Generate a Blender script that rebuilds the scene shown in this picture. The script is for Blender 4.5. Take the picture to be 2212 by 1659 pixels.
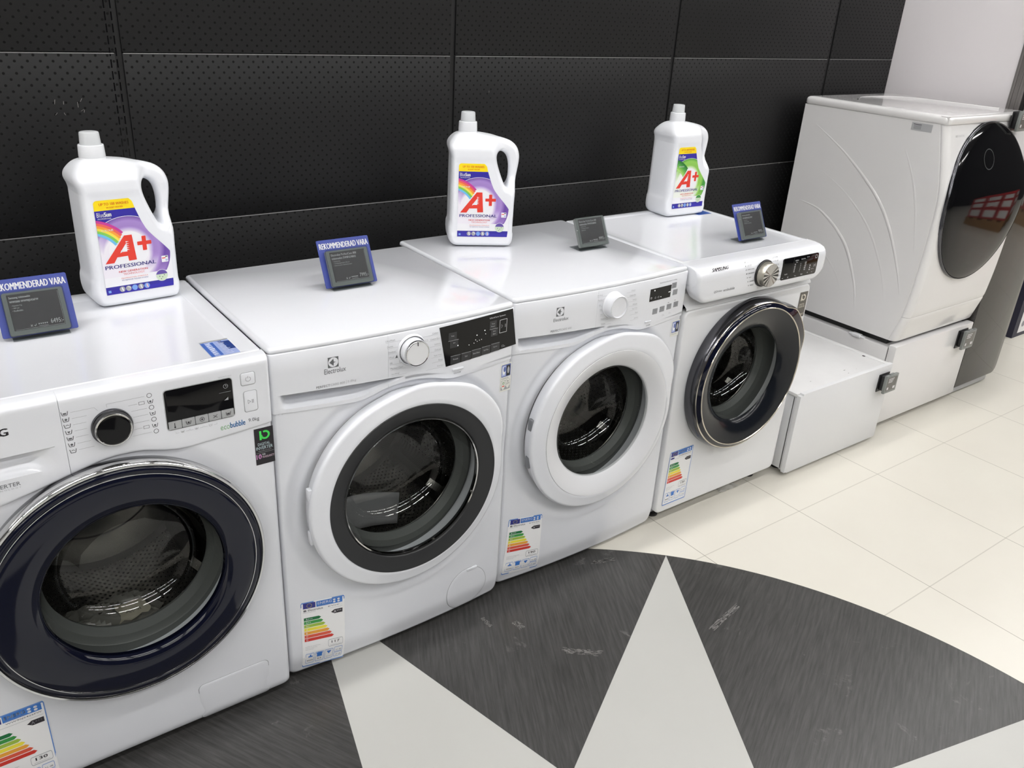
import bpy, math, random
from math import sin, cos, pi, sqrt, radians, atan2, hypot
from mathutils import Matrix, Vector
from mathutils.geometry import delaunay_2d_cdt

for o in list(bpy.data.objects):
    bpy.data.objects.remove(o, do_unlink=True)
SC = bpy.context.scene
COL = SC.collection
random.seed(4)

# ------------------------------------------------------------------ camera
FPX, CAMX, CAMY, CAMZ = 1816.70, -0.5279, -1.4745, 1.5077
YAW, PITCH, ROLL = -0.6551, 1.1351, 0.0612
CAM_R = Matrix.Rotation(YAW, 3, 'Z') @ Matrix.Rotation(PITCH, 3, 'X') @ Matrix.Rotation(ROLL, 3, 'Z')
cd = bpy.data.cameras.new('camera')
cam = bpy.data.objects.new('camera', cd)
COL.objects.link(cam)
cd.sensor_fit = 'HORIZONTAL'
cd.sensor_width = 36.0
cd.lens = FPX / 2212 * 36.0
cd.clip_start = 0.02
cd.clip_end = 60
cam.matrix_world = Matrix.Translation((CAMX, CAMY, CAMZ)) @ CAM_R.to_4x4()
SC.camera = cam

# ------------------------------------------------------------------ world, exposure
w = bpy.data.worlds.new('world')
SC.world = w
w.use_nodes = True
w.node_tree.nodes['Background'].inputs[0].default_value = (0.86, 0.92, 1.0, 1)
w.node_tree.nodes['Background'].inputs[1].default_value = 0.45
SC.view_settings.view_transform = 'Standard'
SC.view_settings.look = 'None'
SC.view_settings.gamma = 1
SC.view_settings.use_curve_mapping = False
SC.view_settings.exposure = 0.13
LAMP = 31.0          # strength of the ceiling luminaires


def onplane(u, v, axis, val):
    """a point read off the photograph, put onto the real plane it lies on"""
    d = CAM_R @ Vector(((u - 1106) / FPX, -(v - 829.5) / FPX, -1.0))
    c = Vector((CAMX, CAMY, CAMZ))
    t = (val - c[axis]) / d[axis]
    return c + d * t


def fr(y):
    def g(u, v):
        p = onplane(u, v, 1, y)
        return (p.x, p.z)
    return g


# ------------------------------------------------------------------ materials
def srgb(c):
    def f(x):
        x /= 255.0
        return x / 12.92 if x <= 0.04045 else ((x + 0.055) / 1.055) ** 2.4
    return (f(c[0]), f(c[1]), f(c[2]), 1)


MATS = {}


def mat(name, col, rough=0.4, metal=0.0, coat=0.0, spec=0.5, noise=0.0, nscale=30, bump=0.0, bscale=200, alpha=1.0, emit=None, aniso=0):
    if name in MATS:
        return MATS[name]
    m = bpy.data.materials.new(name)
    m.use_nodes = True
    nt = m.node_tree
    b = nt.nodes['Principled BSDF']
    c = srgb(col)
    b.inputs['Base Color'].default_value = c
    b.inputs['Roughness'].default_value = rough
    b.inputs['Metallic'].default_value = metal
    b.inputs['Coat Weight'].default_value = coat
    b.inputs['Coat Roughness'].default_value = 0.04
    b.inputs['Specular IOR Level'].default_value = spec
    b.inputs['Alpha'].default_value = alpha
    tc = nt.nodes.new('ShaderNodeTexCoord')
    nz = nt.nodes.new('ShaderNodeTexNoise')
    nz.inputs['Scale'].default_value = nscale
    nz.inputs['Detail'].default_value = 4
    nt.links.new(tc.outputs['Object'], nz.inputs['Vector'])
    mx = nt.nodes.new('ShaderNodeMix')
    mx.data_type = 'RGBA'
    k = 1 - max(noise, 0.012)
    mx.inputs['A'].default_value = (c[0] * k, c[1] * k, c[2] * k, 1)
    mx.inputs['B'].default_value = c
    nt.links.new(nz.outputs['Fac'], mx.inputs['Factor'])
    nt.links.new(mx.outputs['Result'], b.inputs['Base Color'])
    if bump:
        n2 = nt.nodes.new('ShaderNodeTexNoise')
        n2.inputs['Scale'].default_value = bscale
        nt.links.new(tc.outputs['Object'], n2.inputs['Vector'])
        bp = nt.nodes.new('ShaderNodeBump')
        bp.inputs['Strength'].default_value = bump
        bp.inputs['Distance'].default_value = 0.001
        nt.links.new(n2.outputs['Fac'], bp.inputs['Height'])
        nt.links.new(bp.outputs['Normal'], b.inputs['Normal'])
    if emit:
        b.inputs['Emission Color'].default_value = srgb(emit[0])
        b.inputs['Emission Strength'].default_value = emit[1]
    MATS[name] = m
    return m


def math_node(nt, op, a, b=None, c=None):
    n = nt.nodes.new('ShaderNodeMath')
    n.operation = op
    for i, q in enumerate((a, b, c)):
        if q is None:
            continue
        if hasattr(q, 'is_linked') or hasattr(q, 'links'):
            nt.links.new(q, n.inputs[i])
        else:
            n.inputs[i].default_value = q
    return n.outputs[0]


def clear(name, tint=(235, 240, 240), rough=0.02, refl=1.0, ior=1.5):
    """thin clear plastic or glass: see-through with a Fresnel mirror on top"""
    if name in MATS:
        return MATS[name]
    m = bpy.data.materials.new(name)
    m.use_nodes = True
    nt = m.node_tree
    nt.nodes.remove(nt.nodes['Principled BSDF'])
    out = nt.nodes['Material Output']
    tr = nt.nodes.new('ShaderNodeBsdfTransparent')
    tr.inputs[0].default_value = srgb(tint)
    gl = nt.nodes.new('ShaderNodeBsdfGlossy')
    gl.inputs['Roughness'].default_value = rough
    lw = nt.nodes.new('ShaderNodeLayerWeight')
    pw = math_node(nt, 'POWER', lw.outputs['Facing'], 4.0)
    mu = math_node(nt, 'ADD', math_node(nt, 'MULTIPLY', pw, 0.8 * refl), 0.05 * refl)
    mx = nt.nodes.new('ShaderNodeMixShader')
    nt.links.new(mu, mx.inputs[0])
    nt.links.new(tr.outputs[0], mx.inputs[1])
    nt.links.new(gl.outputs[0], mx.inputs[2])
    nt.links.new(mx.outputs[0], out.inputs[0])
    MATS[name] = m
    return m


def dots_mat(name, base, dark, rough, pitch, rad, metal=0.0, axes=('X', 'Z'), polar=False, half=True, spec=0.5, bump=0.1, border=None):
    """staggered round perforations; polar=True wraps them around the Y axis"""
    m = bpy.data.materials.new(name)
    m.use_nodes = True
    nt = m.node_tree
    b = nt.nodes['Principled BSDF']
    tc = nt.nodes.new('ShaderNodeTexCoord')
    sp = nt.nodes.new('ShaderNodeSeparateXYZ')
    nt.links.new(tc.outputs['Object'], sp.inputs[0])
    if polar:
        ang = math_node(nt, 'ARCTAN2', sp.outputs['X'], sp.outputs['Z'])
        a = math_node(nt, 'MULTIPLY', ang, 0.24)
        c = sp.outputs['Y']
    else:
        a, c = sp.outputs[axes[0]], sp.outputs[axes[1]]
    row = math_node(nt, 'DIVIDE', c, pitch / 2)
    ri = math_node(nt, 'FLOOR', row)
    rf = math_node(nt, 'SUBTRACT', math_node(nt, 'SUBTRACT', row, ri), 0.5)
    sh = math_node(nt, 'MULTIPLY', math_node(nt, 'FLOORED_MODULO', ri, 2.0), 0.5)
    cx = math_node(nt, 'ADD', math_node(nt, 'DIVIDE', a, pitch), sh)
    cf = math_node(nt, 'SUBTRACT', math_node(nt, 'SUBTRACT', cx, math_node(nt, 'FLOOR', cx)), 0.5)
    dx = math_node(nt, 'MULTIPLY', cf, pitch)
    dz = math_node(nt, 'MULTIPLY', rf, pitch / 2)
    d = math_node(nt, 'SQRT', math_node(nt, 'ADD', math_node(nt, 'MULTIPLY', dx, dx), math_node(nt, 'MULTIPLY', dz, dz)))
    msk = math_node(nt, 'SUBTRACT', 1.0, math_node(nt, 'SMOOTH_MIN', 1.0, math_node(nt, 'MAXIMUM', 0.0, math_node(nt, 'MULTIPLY', math_node(nt, 'SUBTRACT', d, rad * 0.8), 1.0 / (rad * 0.35))), 0.02))
    if border:
        # keep a plain margin round each panel
        x0, x1, z0, z1 = border
        for co, lo, hi in ((a, x0, x1), (c, z0, z1)):
            msk = math_node(nt, 'MULTIPLY', msk, math_node(nt, 'GREATER_THAN', co, lo))
            msk = math_node(nt, 'MULTIPLY', msk, math_node(nt, 'LESS_THAN', co, hi))
    mx = nt.nodes.new('ShaderNodeMix')
    mx.data_type = 'RGBA'
    mx.inputs['A'].default_value = srgb(base)
    mx.inputs['B'].default_value = srgb(dark)
    nt.links.new(msk, mx.inputs['Factor'])
    nt.links.new(mx.outputs['Result'], b.inputs['Base Color'])
    b.inputs['Metallic'].default_value = metal
    rr = math_node(nt, 'ADD', rough, math_node(nt, 'MULTIPLY', msk, 0.5))
    nt.links.new(rr, b.inputs['Roughness'])
    b.inputs['Specular IOR Level'].default_value = spec
    bp = nt.nodes.new('ShaderNodeBump')
    bp.invert = True
    bp.inputs['Strength'].default_value = bump
    bp.inputs['Distance'].default_value = 0.002
    nt.links.new(msk, bp.inputs['Height'])
    nt.links.new(bp.outputs['Normal'], b.inputs['Normal'])
    return m


WHITE = mat('white_enamel', (221, 223, 228), rough=0.22, coat=0.4)
PLAST = mat('white_plastic', (223, 225, 230), rough=0.16, coat=0.5)
MATTE_W = mat('white_satin', (222, 223, 225), rough=0.38)
LG_W = mat('warm_white_enamel', (222, 221, 221), rough=0.14, coat=0.6)
BLACKG = mat('black_glass_panel', (13, 13, 15), rough=0.06, spec=0.28)
BLACKP = mat('black_plastic', (26, 26, 28), rough=0.4)
CHROME = mat('chrome', (215, 215, 215), rough=0.08, metal=1.0)
DCHROME = mat('smoked_chrome', (92, 92, 96), rough=0.16, metal=1.0)
NAVYG = mat('navy_tinted_gloss', (13, 16, 32), rough=0.07, spec=0.45)
DKNAVY = mat('dark_tinted_gloss', (26, 29, 38), rough=0.12, coat=0.8)
GREYRIM = mat('grey_rubber', (98, 100, 98), rough=0.4)
STEEL = mat('steel', (128, 126, 122), rough=0.22, metal=1.0)
INK = mat('grey_print', (95, 97, 100), rough=0.5)
INKL = mat('light_grey_print', (160, 162, 165), rough=0.5)
INKD = mat('dark_print', (48, 44, 50), rough=0.5)
INKW = mat('white_print', (225, 225, 228), rough=0.5)
GREYB = mat('grey_button', (140, 142, 146), rough=0.35)
SILVERB = mat('silver_button', (176, 178, 180), rough=0.3, metal=0.3)
WPAPER = mat('white_paper', (236, 236, 236), rough=0.6)
EBLUE = mat('label_blue', (60, 120, 200), rough=0.5)
ELINE = mat('label_outline_blue', (100, 140, 205), rough=0.5)
EUBLUE = mat('flag_blue', (48, 50, 130), rough=0.5)
EUYEL = mat('flag_yellow', (200, 190, 60), rough=0.5)
BARS = [mat('bar_%d' % i, c, rough=0.5) for i, c in enumerate([(20, 110, 60), (60, 150, 70), (160, 190, 70), (240, 225, 70), (235, 165, 60), (220, 90, 65), (205, 55, 45)])]
BOTW = mat('bottle_white', (233, 235, 240), rough=0.3, coat=0.2)
CAPW = clear('milky_cap', (205, 208, 214), rough=0.3)
CAPM = mat('cap_white', (232, 234, 238), rough=0.25)
YEL = mat('label_yellow', (250, 220, 20), rough=0.4)
LBLUE = mat('label_deep_blue', (48, 40, 155), rough=0.4)
RED = mat('label_red', (225, 60, 45), rough=0.4)
ORANGE = mat('label_orange', (225, 110, 30), rough=0.4)
CARDB = mat('card_blue', (52, 68, 152), rough=0.45, noise=0.25, nscale=18)
DEVG = mat('tag_grey_frame', (122, 126, 124), rough=0.3)
DEVS = mat('tag_screen', (68, 64, 67), rough=0.25)
TAGINK = mat('tag_ink', (215, 213, 215), rough=0.5)
ACRYL = clear('clear_acrylic', (236, 238, 238), refl=0.6)
GLASS = clear('door_glass', (222, 224, 223), rough=0.015, ior=1.55)


# ------------------------------------------------------------------ mesh helpers
class MB:
    """collects faces in world (or local) space and links them as ONE mesh object"""

    def __init__(self):
        self.v, self.f, self.m, self.mats = [], [], [], []

    def mi(self, m):
        if m not in self.mats:
            self.mats.append(m)
        return self.mats.index(m)

    def face(self, pts, m):
        n = len(self.v)
        self.v += [tuple(p) for p in pts]
        self.f.append(tuple(range(n, n + len(pts))))
        self.m.append(self.mi(m))

    def grid(self, rows, m, close=False, flip=False):
        """rows of points, all the same length, bridged"""
        n0 = len(self.v)
        k = len(rows[0])
        for r in rows:
            self.v += [tuple(p) for p in r]
        mi = self.mi(m)
        for i in range(len(rows) - 1):
            for j in range(k if close else k - 1):
                a = n0 + i * k + j
                b = n0 + i * k + (j + 1) % k
                c, d = b + k, a + k
                self.f.append((a, d, c, b) if flip else (a, b, c, d))
                self.m.append(mi)
        return n0, k

    def cap(self, n0, k, m, rev=False):
        f = tuple(range(n0, n0 + k))
        self.f.append(f[::-1] if rev else f)
        self.m.append(self.mi(m))

    def loft(self, rows, m, cap0=True, cap1=True, flip=False):
        n0, k = self.grid(rows, m, close=True, flip=flip)
        if cap0:
            self.cap(n0, k, m, rev=not flip)
        if cap1:
            self.cap(n0 + (len(rows) - 1) * k, k, m, rev=flip)

    def box(self, p0, p1, m, bev=0.0):
        x0, y0, z0 = p0
        x1, y1, z1 = p1
        b = min(bev, (x1 - x0) / 2.01, (y1 - y0) / 2.01, (z1 - z0) / 2.01)
        if b <= 0:
            rs = [[(x0, y0, z), (x1, y0, z), (x1, y1, z), (x0, y1, z)] for z in (z0, z1)]
            self.loft(rs, m)
            return
        rs = []
        for z, i in ((z0, b), (z0 + b * .3, b * .3), (z0 + b, 0), (z1 - b, 0), (z1 - b * .3, b * .3), (z1, b)):
            rs.append([(x, y, z) for x, y in rrect(x0 + i, y0 + i, x1 - i, y1 - i, b, 3)])
        self.loft(rs, m)

    def lathe(self, c, prof, m, seg=96, axis='Y'):
        """prof: (radius, height) pairs; axis Y points height towards +y"""
        rows = []
        for r, h in prof:
            row = []
            for i in range(seg):
                a = 2 * pi * i / seg
                if axis == 'Y':
                    row.append((c[0] + r * cos(a), c[1] + h, c[2] + r * sin(a)))
                else:
                    row.append((c[0] + r * cos(a), c[1] + r * sin(a), c[2] + h))
            rows.append(row)
        self.grid(rows, m, close=True)

    def tube(self, pts, r, m, n=8):
        rows = []
        for i, p in enumerate(pts):
            p = Vector(p)
            t = (Vector(pts[min(i + 1, len(pts) - 1)]) - Vector(pts[max(i - 1, 0)])).normalized()
            ref = Vector((0, 0, 1)) if abs(t.z) < 0.9 else Vector((1, 0, 0))
            a = t.cross(ref).normalized()
            b = t.cross(a)
            rr = r[i] if isinstance(r, (list, tuple)) else r
            rows.append([p + a * rr * cos(2 * pi * k / n) + b * rr * sin(2 * pi * k / n) for k in range(n)])
        self.loft(rows, m)

    def build(self, name, parent=None, loc=None, smooth=35, label=None, origin=None):
        me = bpy.data.meshes.new(name)
        off = Vector((0, 0, 0))
        if parent is not None:
            off = WLOC[parent.name] if origin is None else Vector(origin)
        elif loc is not None:
            off = Vector(loc)
        me.from_pydata([(x - off.x, y - off.y, z - off.z) for x, y, z in self.v], [], self.f)
        for m in self.mats:
            me.materials.append(m)
        me.polygons.foreach_set('material_index', self.m)
        if smooth:
            me.polygons.foreach_set('use_smooth', [True] * len(me.polygons))
            me.set_sharp_from_angle(angle=radians(smooth))
        me.update()
        o = bpy.data.objects.new(name, me)
        COL.objects.link(o)
        if parent is not None:
            o.parent = parent
            if origin is not None:
                o.location = off - WLOC[parent.name]
        elif loc is not None:
            o.location = loc
        WLOC[o.name] = off
        if label:
            o['label'] = label
        return o


WLOC = {}


def thing(name, loc, label, cat, group=None, rotz=0):
    o = bpy.data.objects.new(name, None)
    COL.objects.link(o)
    o.location = loc
    o.rotation_euler = (0, 0, rotz)
    o.empty_display_size = 0.05
    o['label'] = label
    o['category'] = cat
    if group:
        o['group'] = group
    WLOC[o.name] = Vector(loc) if rotz == 0 else Vector((0, 0, 0))
    return o


def tag(o, label, cat, group=None, kind=None):
    o['label'] = label
    o['category'] = cat
    if group:
        o['group'] = group
    if kind:
        o['kind'] = kind
    return o


def rrect(x0, y0, x1, y1, r, n=5):
    r = min(r, abs(x1 - x0) / 2.001, abs(y1 - y0) / 2.001)
    pts = []
    for cx, cy, a0 in ((x1 - r, y1 - r, 0), (x0 + r, y1 - r, 90), (x0 + r, y0 + r, 180), (x1 - r, y0 + r, 270)):
        for i in range(n + 1):
            a = radians(a0 + 90 * i / n)
            pts.append((cx + r * cos(a), cy + r * sin(a)))
    return pts


def catmull(pts, n=8, closed=False):
    out = []
    N = len(pts)
    rng = range(N) if closed else range(N - 1)
    for i in rng:
        if closed:
            p = [pts[(i + k - 1) % N] for k in range(4)]
        else:
            p = [pts[max(i - 1, 0)], pts[i], pts[i + 1], pts[min(i + 2, N - 1)]]
        for k in range(n):
            t = k / n
            q = []
            for d in range(len(p[0])):
                a, b, c, e = p[0][d], p[1][d], p[2][d], p[3][d]
                q.append(0.5 * (2 * b + (c - a) * t + (2 * a - 5 * b + 4 * c - e) * t * t + (3 * b - a - 3 * c + e) * t ** 3))
            out.append(tuple(q))
    if not closed:
        out.append(tuple(pts[-1]))
    return out


def inset(pts, d):
    """offset a counter-clockwise outline inwards"""
    n = len(pts)
    out = []
    for i in range(n):
        a, b, c = pts[i - 1], pts[i], pts[(i + 1) % n]
        e1 = (b[0] - a[0], b[1] - a[1])
        e2 = (c[0] - b[0], c[1] - b[1])
        l1 = hypot(*e1) or 1e-9
        l2 = hypot(*e2) or 1e-9
        n1 = (-e1[1] / l1, e1[0] / l1)
        n2 = (-e2[1] / l2, e2[0] / l2)
        nx, ny = n1[0] + n2[0], n1[1] + n2[1]
        l = hypot(nx, ny) or 1e-9
        k = d / max(0.5, (nx * n1[0] + ny * n1[1]) / l)
        out.append((b[0] + nx / l * k, b[1] + ny / l * k))
    return out


def ccw(pts):
    s = sum(pts[i - 1][0] * pts[i][1] - pts[i][0] * pts[i - 1][1] for i in range(len(pts)))
    return pts if s > 0 else pts[::-1]


def plate(mb, pts, yf, yb, m, bev=0.001, side=None):
    """a plate in the xz plane, its rounded front at yf (towards -y), its back at yb; yf may be a function of x,z"""
    pts = ccw(pts)
    F = yf if callable(yf) else (lambda x, z: yf)
    t = (yb - yf) if not callable(yf) else yb
    rows = []
    for i, h in ((0, t), (0, bev), (bev * .3, bev * .3), (bev, 0)):
        q = inset(pts, i) if i else pts
        rows.append([(x, F(x, z) + h, z) for x, z in q])
    mb.loft(rows, m, cap0=False, cap1=True)


FONT_CACHE = {}


def text_polys(s, bold=0.0):
    key = (s, bold)
    if key in FONT_CACHE:
        return FONT_CACHE[key]
    cu = bpy.data.curves.new('t', 'FONT')
    cu.body = s
    cu.resolution_u = 2
    cu.offset = bold * .8
    cu.space_character = 1 + bold * 3
    ob = bpy.data.objects.new('t', cu)
    me = ob.to_mesh()
    vs = [(v.co.x, v.co.y) for v in me.vertices]
    fs = [tuple(p.vertices) for p in me.polygons]
    ob.to_mesh_clear()
    bpy.data.objects.remove(ob)
    bpy.data.curves.remove(cu)
    x0 = min(v[0] for v in vs)
    x1 = max(v[0] for v in vs)
    y0 = min(v[1] for v in vs)
    y1 = max(v[1] for v in vs)
    FONT_CACHE[key] = ([((x - x0) / (x1 - x0), (y - y0) / (y1 - y0)) for x, y in vs], fs, (x1 - x0) / (y1 - y0))
    return FONT_CACHE[key]


class Decal:
    """flat printing on a surface: fn(a, b, layer) -> 3D point"""

    def __init__(self, fn):
        self.mb = MB()
        self.fn = fn

    def poly(self, pts, m, layer=0):
        pts = ccw(pts)
        self.mb.face([self.fn(a, b, layer) for a, b in pts], m)

    def rect(self, a0, b0, a1, b1, m, layer=0):
        self.gridrect(a0, b0, a1, b1, m, layer, 5, 2)

    def gridrect(self, a0, b0, a1, b1, m, layer=0, nx=4, ny=6):
        rows = [[self.fn(a0 + (a1 - a0) * i / nx, b0 + (b1 - b0) * j / ny, layer) for i in range(nx + 1)] for j in range(ny + 1)]
        self.mb.grid(rows, m)

    def rr(self, a0, b0, a1, b1, r, m, layer=0):
        self.poly(rrect(a0, b0, a1, b1, r), m, layer)

    def loop(self, pts, wd, m, layer=0):
        pts = ccw(pts)
        q = inset(pts, wd)
        n = len(pts)
        for i in range(n):
            j = (i + 1) % n
            self.mb.face([self.fn(*pts[i], layer), self.fn(*pts[j], layer), self.fn(*q[j], layer), self.fn(*q[i], layer)], m)

    def frame(self, a0, b0, a1, b1, wd, m, layer=0, r=0.0):
        pts = rrect(a0, b0, a1, b1, r) if r else [(a0, b0), (a1, b0), (a1, b1), (a0, b1)]
        self.loop(pts, wd, m, layer)

    def circ(self, a, b, r, m, layer=0, n=24, r2=None):
        self.poly([(a + r * cos(2 * pi * i / n), b + (r2 or r) * sin(2 * pi * i / n)) for i in range(n)], m, layer)

    def ring(self, a, b, r, wd, m, layer=0, n=28, r2=None):
        self.loop([(a + r * cos(2 * pi * i / n), b + (r2 or r) * sin(2 * pi * i / n)) for i in range(n)], wd, m, layer)

    def line(self, pts, wd, m, layer=0):
        for (x0, y0), (x1, y1) in zip(pts[:-1], pts[1:]):
            l = hypot(x1 - x0, y1 - y0) or 1e-9
            nx, ny = -(y1 - y0) / l * wd / 2, (x1 - x0) / l * wd / 2
            self.poly([(x0 + nx, y0 + ny), (x0 - nx, y0 - ny), (x1 - nx, y1 - ny), (x1 + nx, y1 + ny)], m, layer)

    def text(self, s, a0, b0, a1, b1, m, layer=0, bold=0.0, shear=0.0):
        if bold:
            e = bold * (b1 - b0) * 1.1
            self.text(s, a0 + e, b0, a1 + e, b1, m, layer, 0.0, shear)
            a0, a1 = a0 - e, a1 - e
        vs, fs, asp = text_polys(s)
        n0 = len(self.mb.v)
        H = b1 - b0
        self.mb.v += [tuple(self.fn(a0 + (a1 - a0) * x + shear * H * y, b0 + H * y, layer)) for x, y in vs]
        mi = self.mb.mi(m)
        for f in fs:
            self.mb.f.append(tuple(n0 + i for i in f))
            self.mb.m.append(mi)

    def texth(self, s, a0, b0, h, m, layer=0, bold=0.0, align='l', sx=1.0):
        """by cap height"""
        vs, fs, asp = text_polys(s)
        wd = asp * h * sx
        if align == 'r':
            a0 -= wd
        elif align == 'c':
            a0 -= wd / 2
        self.text(s, a0, b0, a0 + wd, b0 + h, m, layer, bold)

    def build(self, name, parent, label=None):
        return self.mb.build(name, parent, smooth=0, label=label)


def face_decal(yfn, lift=0.0004):
    """decal on a front face; (a, b) = world x, z"""
    Y = yfn if callable(yfn) else (lambda x, z: yfn)
    return Decal(lambda a, b, l: (a, Y(a, b) - lift - 0.00012 * l, b))


def sheet_cdt(outline, holes, step, keep=None):
    """triangulated sheet of an outline with holes; returns verts, faces and boundary edges"""
    import itertools
    pts = [Vector(p) for p in outline]
    edges = [(i, (i + 1) % len(outline)) for i in range(len(outline))]
    for h in holes:
        n = len(pts)
        pts += [Vector(p) for p in h]
        edges += [(n + i, n + (i + 1) % len(h)) for i in range(len(h))]
    loops = [outline] + list(holes)

    def dist(x, y):
        best = 9
        for lp in loops:
            for i in range(len(lp)):
                ax, ay = lp[i - 1]
                bx, by = lp[i]
                dx, dy = bx - ax, by - ay
                L = dx * dx + dy * dy or 1e-12
                t = max(0, min(1, ((x - ax) * dx + (y - ay) * dy) / L))
                d = hypot(x - ax - t * dx, y - ay - t * dy)
                if d < best:
                    best = d
        return best

    def inside(x, y):
        c = False
        for lp in loops:
            for i in range(len(lp)):
                ax, ay = lp[i - 1]
                bx, by = lp[i]
                if (ay > y) != (by > y) and x < (bx - ax) * (y - ay) / (by - ay) + ax:
                    c = not c
        return c
    x0 = min(p[0] for p in outline)
    x1 = max(p[0] for p in outline)
    y0 = min(p[1] for p in outline)
    y1 = max(p[1] for p in outline)
    for lp in loops:
        for dd in (.0007, .0022, .0045, .0072):
            q = lp if False else inset(lp, dd)
            for (x, y) in q[::1 if dd < .003 else 2]:
                if inside(x, y) and dist(x, y) > dd * .85:
                    pts.append(Vector((x, y)))
    y = y0 + step / 2
    k = 0
    while y < y1:
        x = x0 + (step / 2 if k % 2 else step)
        while x < x1:
            if inside(x, y) and dist(x, y) > 0.0085:
                pts.append(Vector((x, y)))
            x += step
        y += step * 0.87
        k += 1
    r = delaunay_2d_cdt(pts, edges, [], 1, 1e-7)
    vs = [(v.x, v.y) for v in r[0]]
    fs = [tuple(f) for f in r[2] if inside(sum(vs[i][0] for i in f) / len(f), sum(vs[i][1] for i in f) / len(f))]
    return vs, fs, dist


def smooth01(t):
    t = max(0.0, min(1.0, t))
    return t * t * (3 - 2 * t)


exec_order = []


# ------------------------------------------------------------------ floor
def floor_material():
    m = bpy.data.materials.new('cream_floor_tiles')
    m.use_nodes = True
    nt = m.node_tree
    b = nt.nodes['Principled BSDF']
    tc = nt.nodes.new('ShaderNodeTexCoord')
    mp = nt.nodes.new('ShaderNodeMapping')
    mp.inputs['Location'].default_value = (-1.6955 / .4598, 0.1839 / .4598, 0)
    mp.inputs['Scale'].default_value = (1 / .4598, 1 / .4598, 1)
    nt.links.new(tc.outputs['Object'], mp.inputs['Vector'])
    sp = nt.nodes.new('ShaderNodeSeparateXYZ')
    nt.links.new(mp.outputs[0], sp.inputs[0])
    msk = None
    for ax in ('X', 'Y'):
        fr_ = math_node(nt, 'PINGPONG', sp.outputs[ax], 0.5)
        ln = math_node(nt, 'LESS_THAN', fr_, 0.0024 if ax == 'X' else 0.0038)
        ln = math_node(nt, 'MULTIPLY', ln, 1.0 if ax == 'X' else 0.42)
        msk = ln if msk is None else math_node(nt, 'MAXIMUM', msk, ln)
    nz = nt.nodes.new('ShaderNodeTexNoise')
    nz.inputs['Scale'].default_value = 3.5
    nz.inputs['Detail'].default_value = 6
    nt.links.new(tc.outputs['Object'], nz.inputs['Vector'])
    mx = nt.nodes.new('ShaderNodeMix')
    mx.data_type = 'RGBA'
    mx.inputs['A'].default_value = srgb((203, 199, 189))
    mx.inputs['B'].default_value = srgb((211, 208, 198))
    nt.links.new(nz.outputs['Fac'], mx.inputs['Factor'])
    m2 = nt.nodes.new('ShaderNodeMix')
    m2.data_type = 'RGBA'
    m2.inputs['B'].default_value = srgb((120, 114, 104))
    nt.links.new(mx.outputs['Result'], m2.inputs['A'])
    nt.links.new(math_node(nt, 'MULTIPLY', msk, 0.8), m2.inputs['Factor'])
    # scattered short scuffs
    n3 = nt.nodes.new('ShaderNodeTexNoise')
    n3.inputs['Scale'].default_value = 22
    n3.inputs['Detail'].default_value = 8
    n3.inputs['Roughness'].default_value = 0.75
    nt.links.new(tc.outputs['Object'], n3.inputs['Vector'])
    sc = math_node(nt, 'MULTIPLY', math_node(nt, 'GREATER_THAN', n3.outputs['Fac'], 0.74), 0.25)
    m3 = nt.nodes.new('ShaderNodeMix')
    m3.data_type = 'RGBA'
    m3.inputs['B'].default_value = srgb((150, 144, 132))
    nt.links.new(m2.outputs['Result'], m3.inputs['A'])
    nt.links.new(sc, m3.inputs['Factor'])
    nt.links.new(m3.outputs['Result'], b.inputs['Base Color'])
    b.inputs['Roughness'].default_value = 0.3
    b.inputs['Specular IOR Level'].default_value = 0.45
    return m


def streak_material(name, ang):
    m = bpy.data.materials.new(name)
    m.use_nodes = True
    nt = m.node_tree
    b = nt.nodes['Principled BSDF']
    tc = nt.nodes.new('ShaderNodeTexCoord')
    rt = nt.nodes.new('ShaderNodeMapping')
    rt.vector_type = 'TEXTURE'
    rt.inputs['Rotation'].default_value = (0, 0, ang)
    nt.links.new(tc.outputs['Object'], rt.inputs['Vector'])
    mp = nt.nodes.new('ShaderNodeMapping')
    mp.inputs['Scale'].default_value = (9, 150, 1)
    nt.links.new(rt.outputs[0], mp.inputs['Vector'])
    nz = nt.nodes.new('ShaderNodeTexNoise')
    nz.inputs['Scale'].default_value = 1
    nz.inputs['Detail'].default_value = 5
    nz.inputs['Roughness'].default_value = 0.65
    nt.links.new(mp.outputs[0], nz.inputs['Vector'])
    rp = nt.nodes.new('ShaderNodeValToRGB')
    rp.color_ramp.elements[0].position = 0.3
    rp.color_ramp.elements[0].color = srgb((39, 39, 38))
    rp.color_ramp.elements[1].position = 0.72
    rp.color_ramp.elements[1].color = srgb((71, 70, 69))
    nt.links.new(nz.outputs['Fac'], rp.inputs['Fac'])
    # scraped pale scuffs
    n3 = nt.nodes.new('ShaderNodeTexNoise')
    n3.inputs['Scale'].default_value = 9
    n3.inputs['Detail'].default_value = 9
    n3.inputs['Roughness'].default_value = 0.7
    n3.inputs['Distortion'].default_value = 0.6
    nt.links.new(tc.outputs['Object'], n3.inputs['Vector'])
    s = math_node(nt, 'MULTIPLY', math_node(nt, 'MAXIMUM', math_node(nt, 'SUBTRACT', n3.outputs['Fac'], 0.62), 0.0), 3.0)
    mx = nt.nodes.new('ShaderNodeMix')
    mx.data_type = 'RGBA'
    mx.inputs['B'].default_value = srgb((165, 162, 160))
    nt.links.new(rp.outputs['Color'], mx.inputs['A'])
    nt.links.new(s, mx.inputs['Factor'])
    nt.links.new(mx.outputs['Result'], b.inputs['Base Color'])
    b.inputs['Roughness'].default_value = 0.34
    return m


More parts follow.
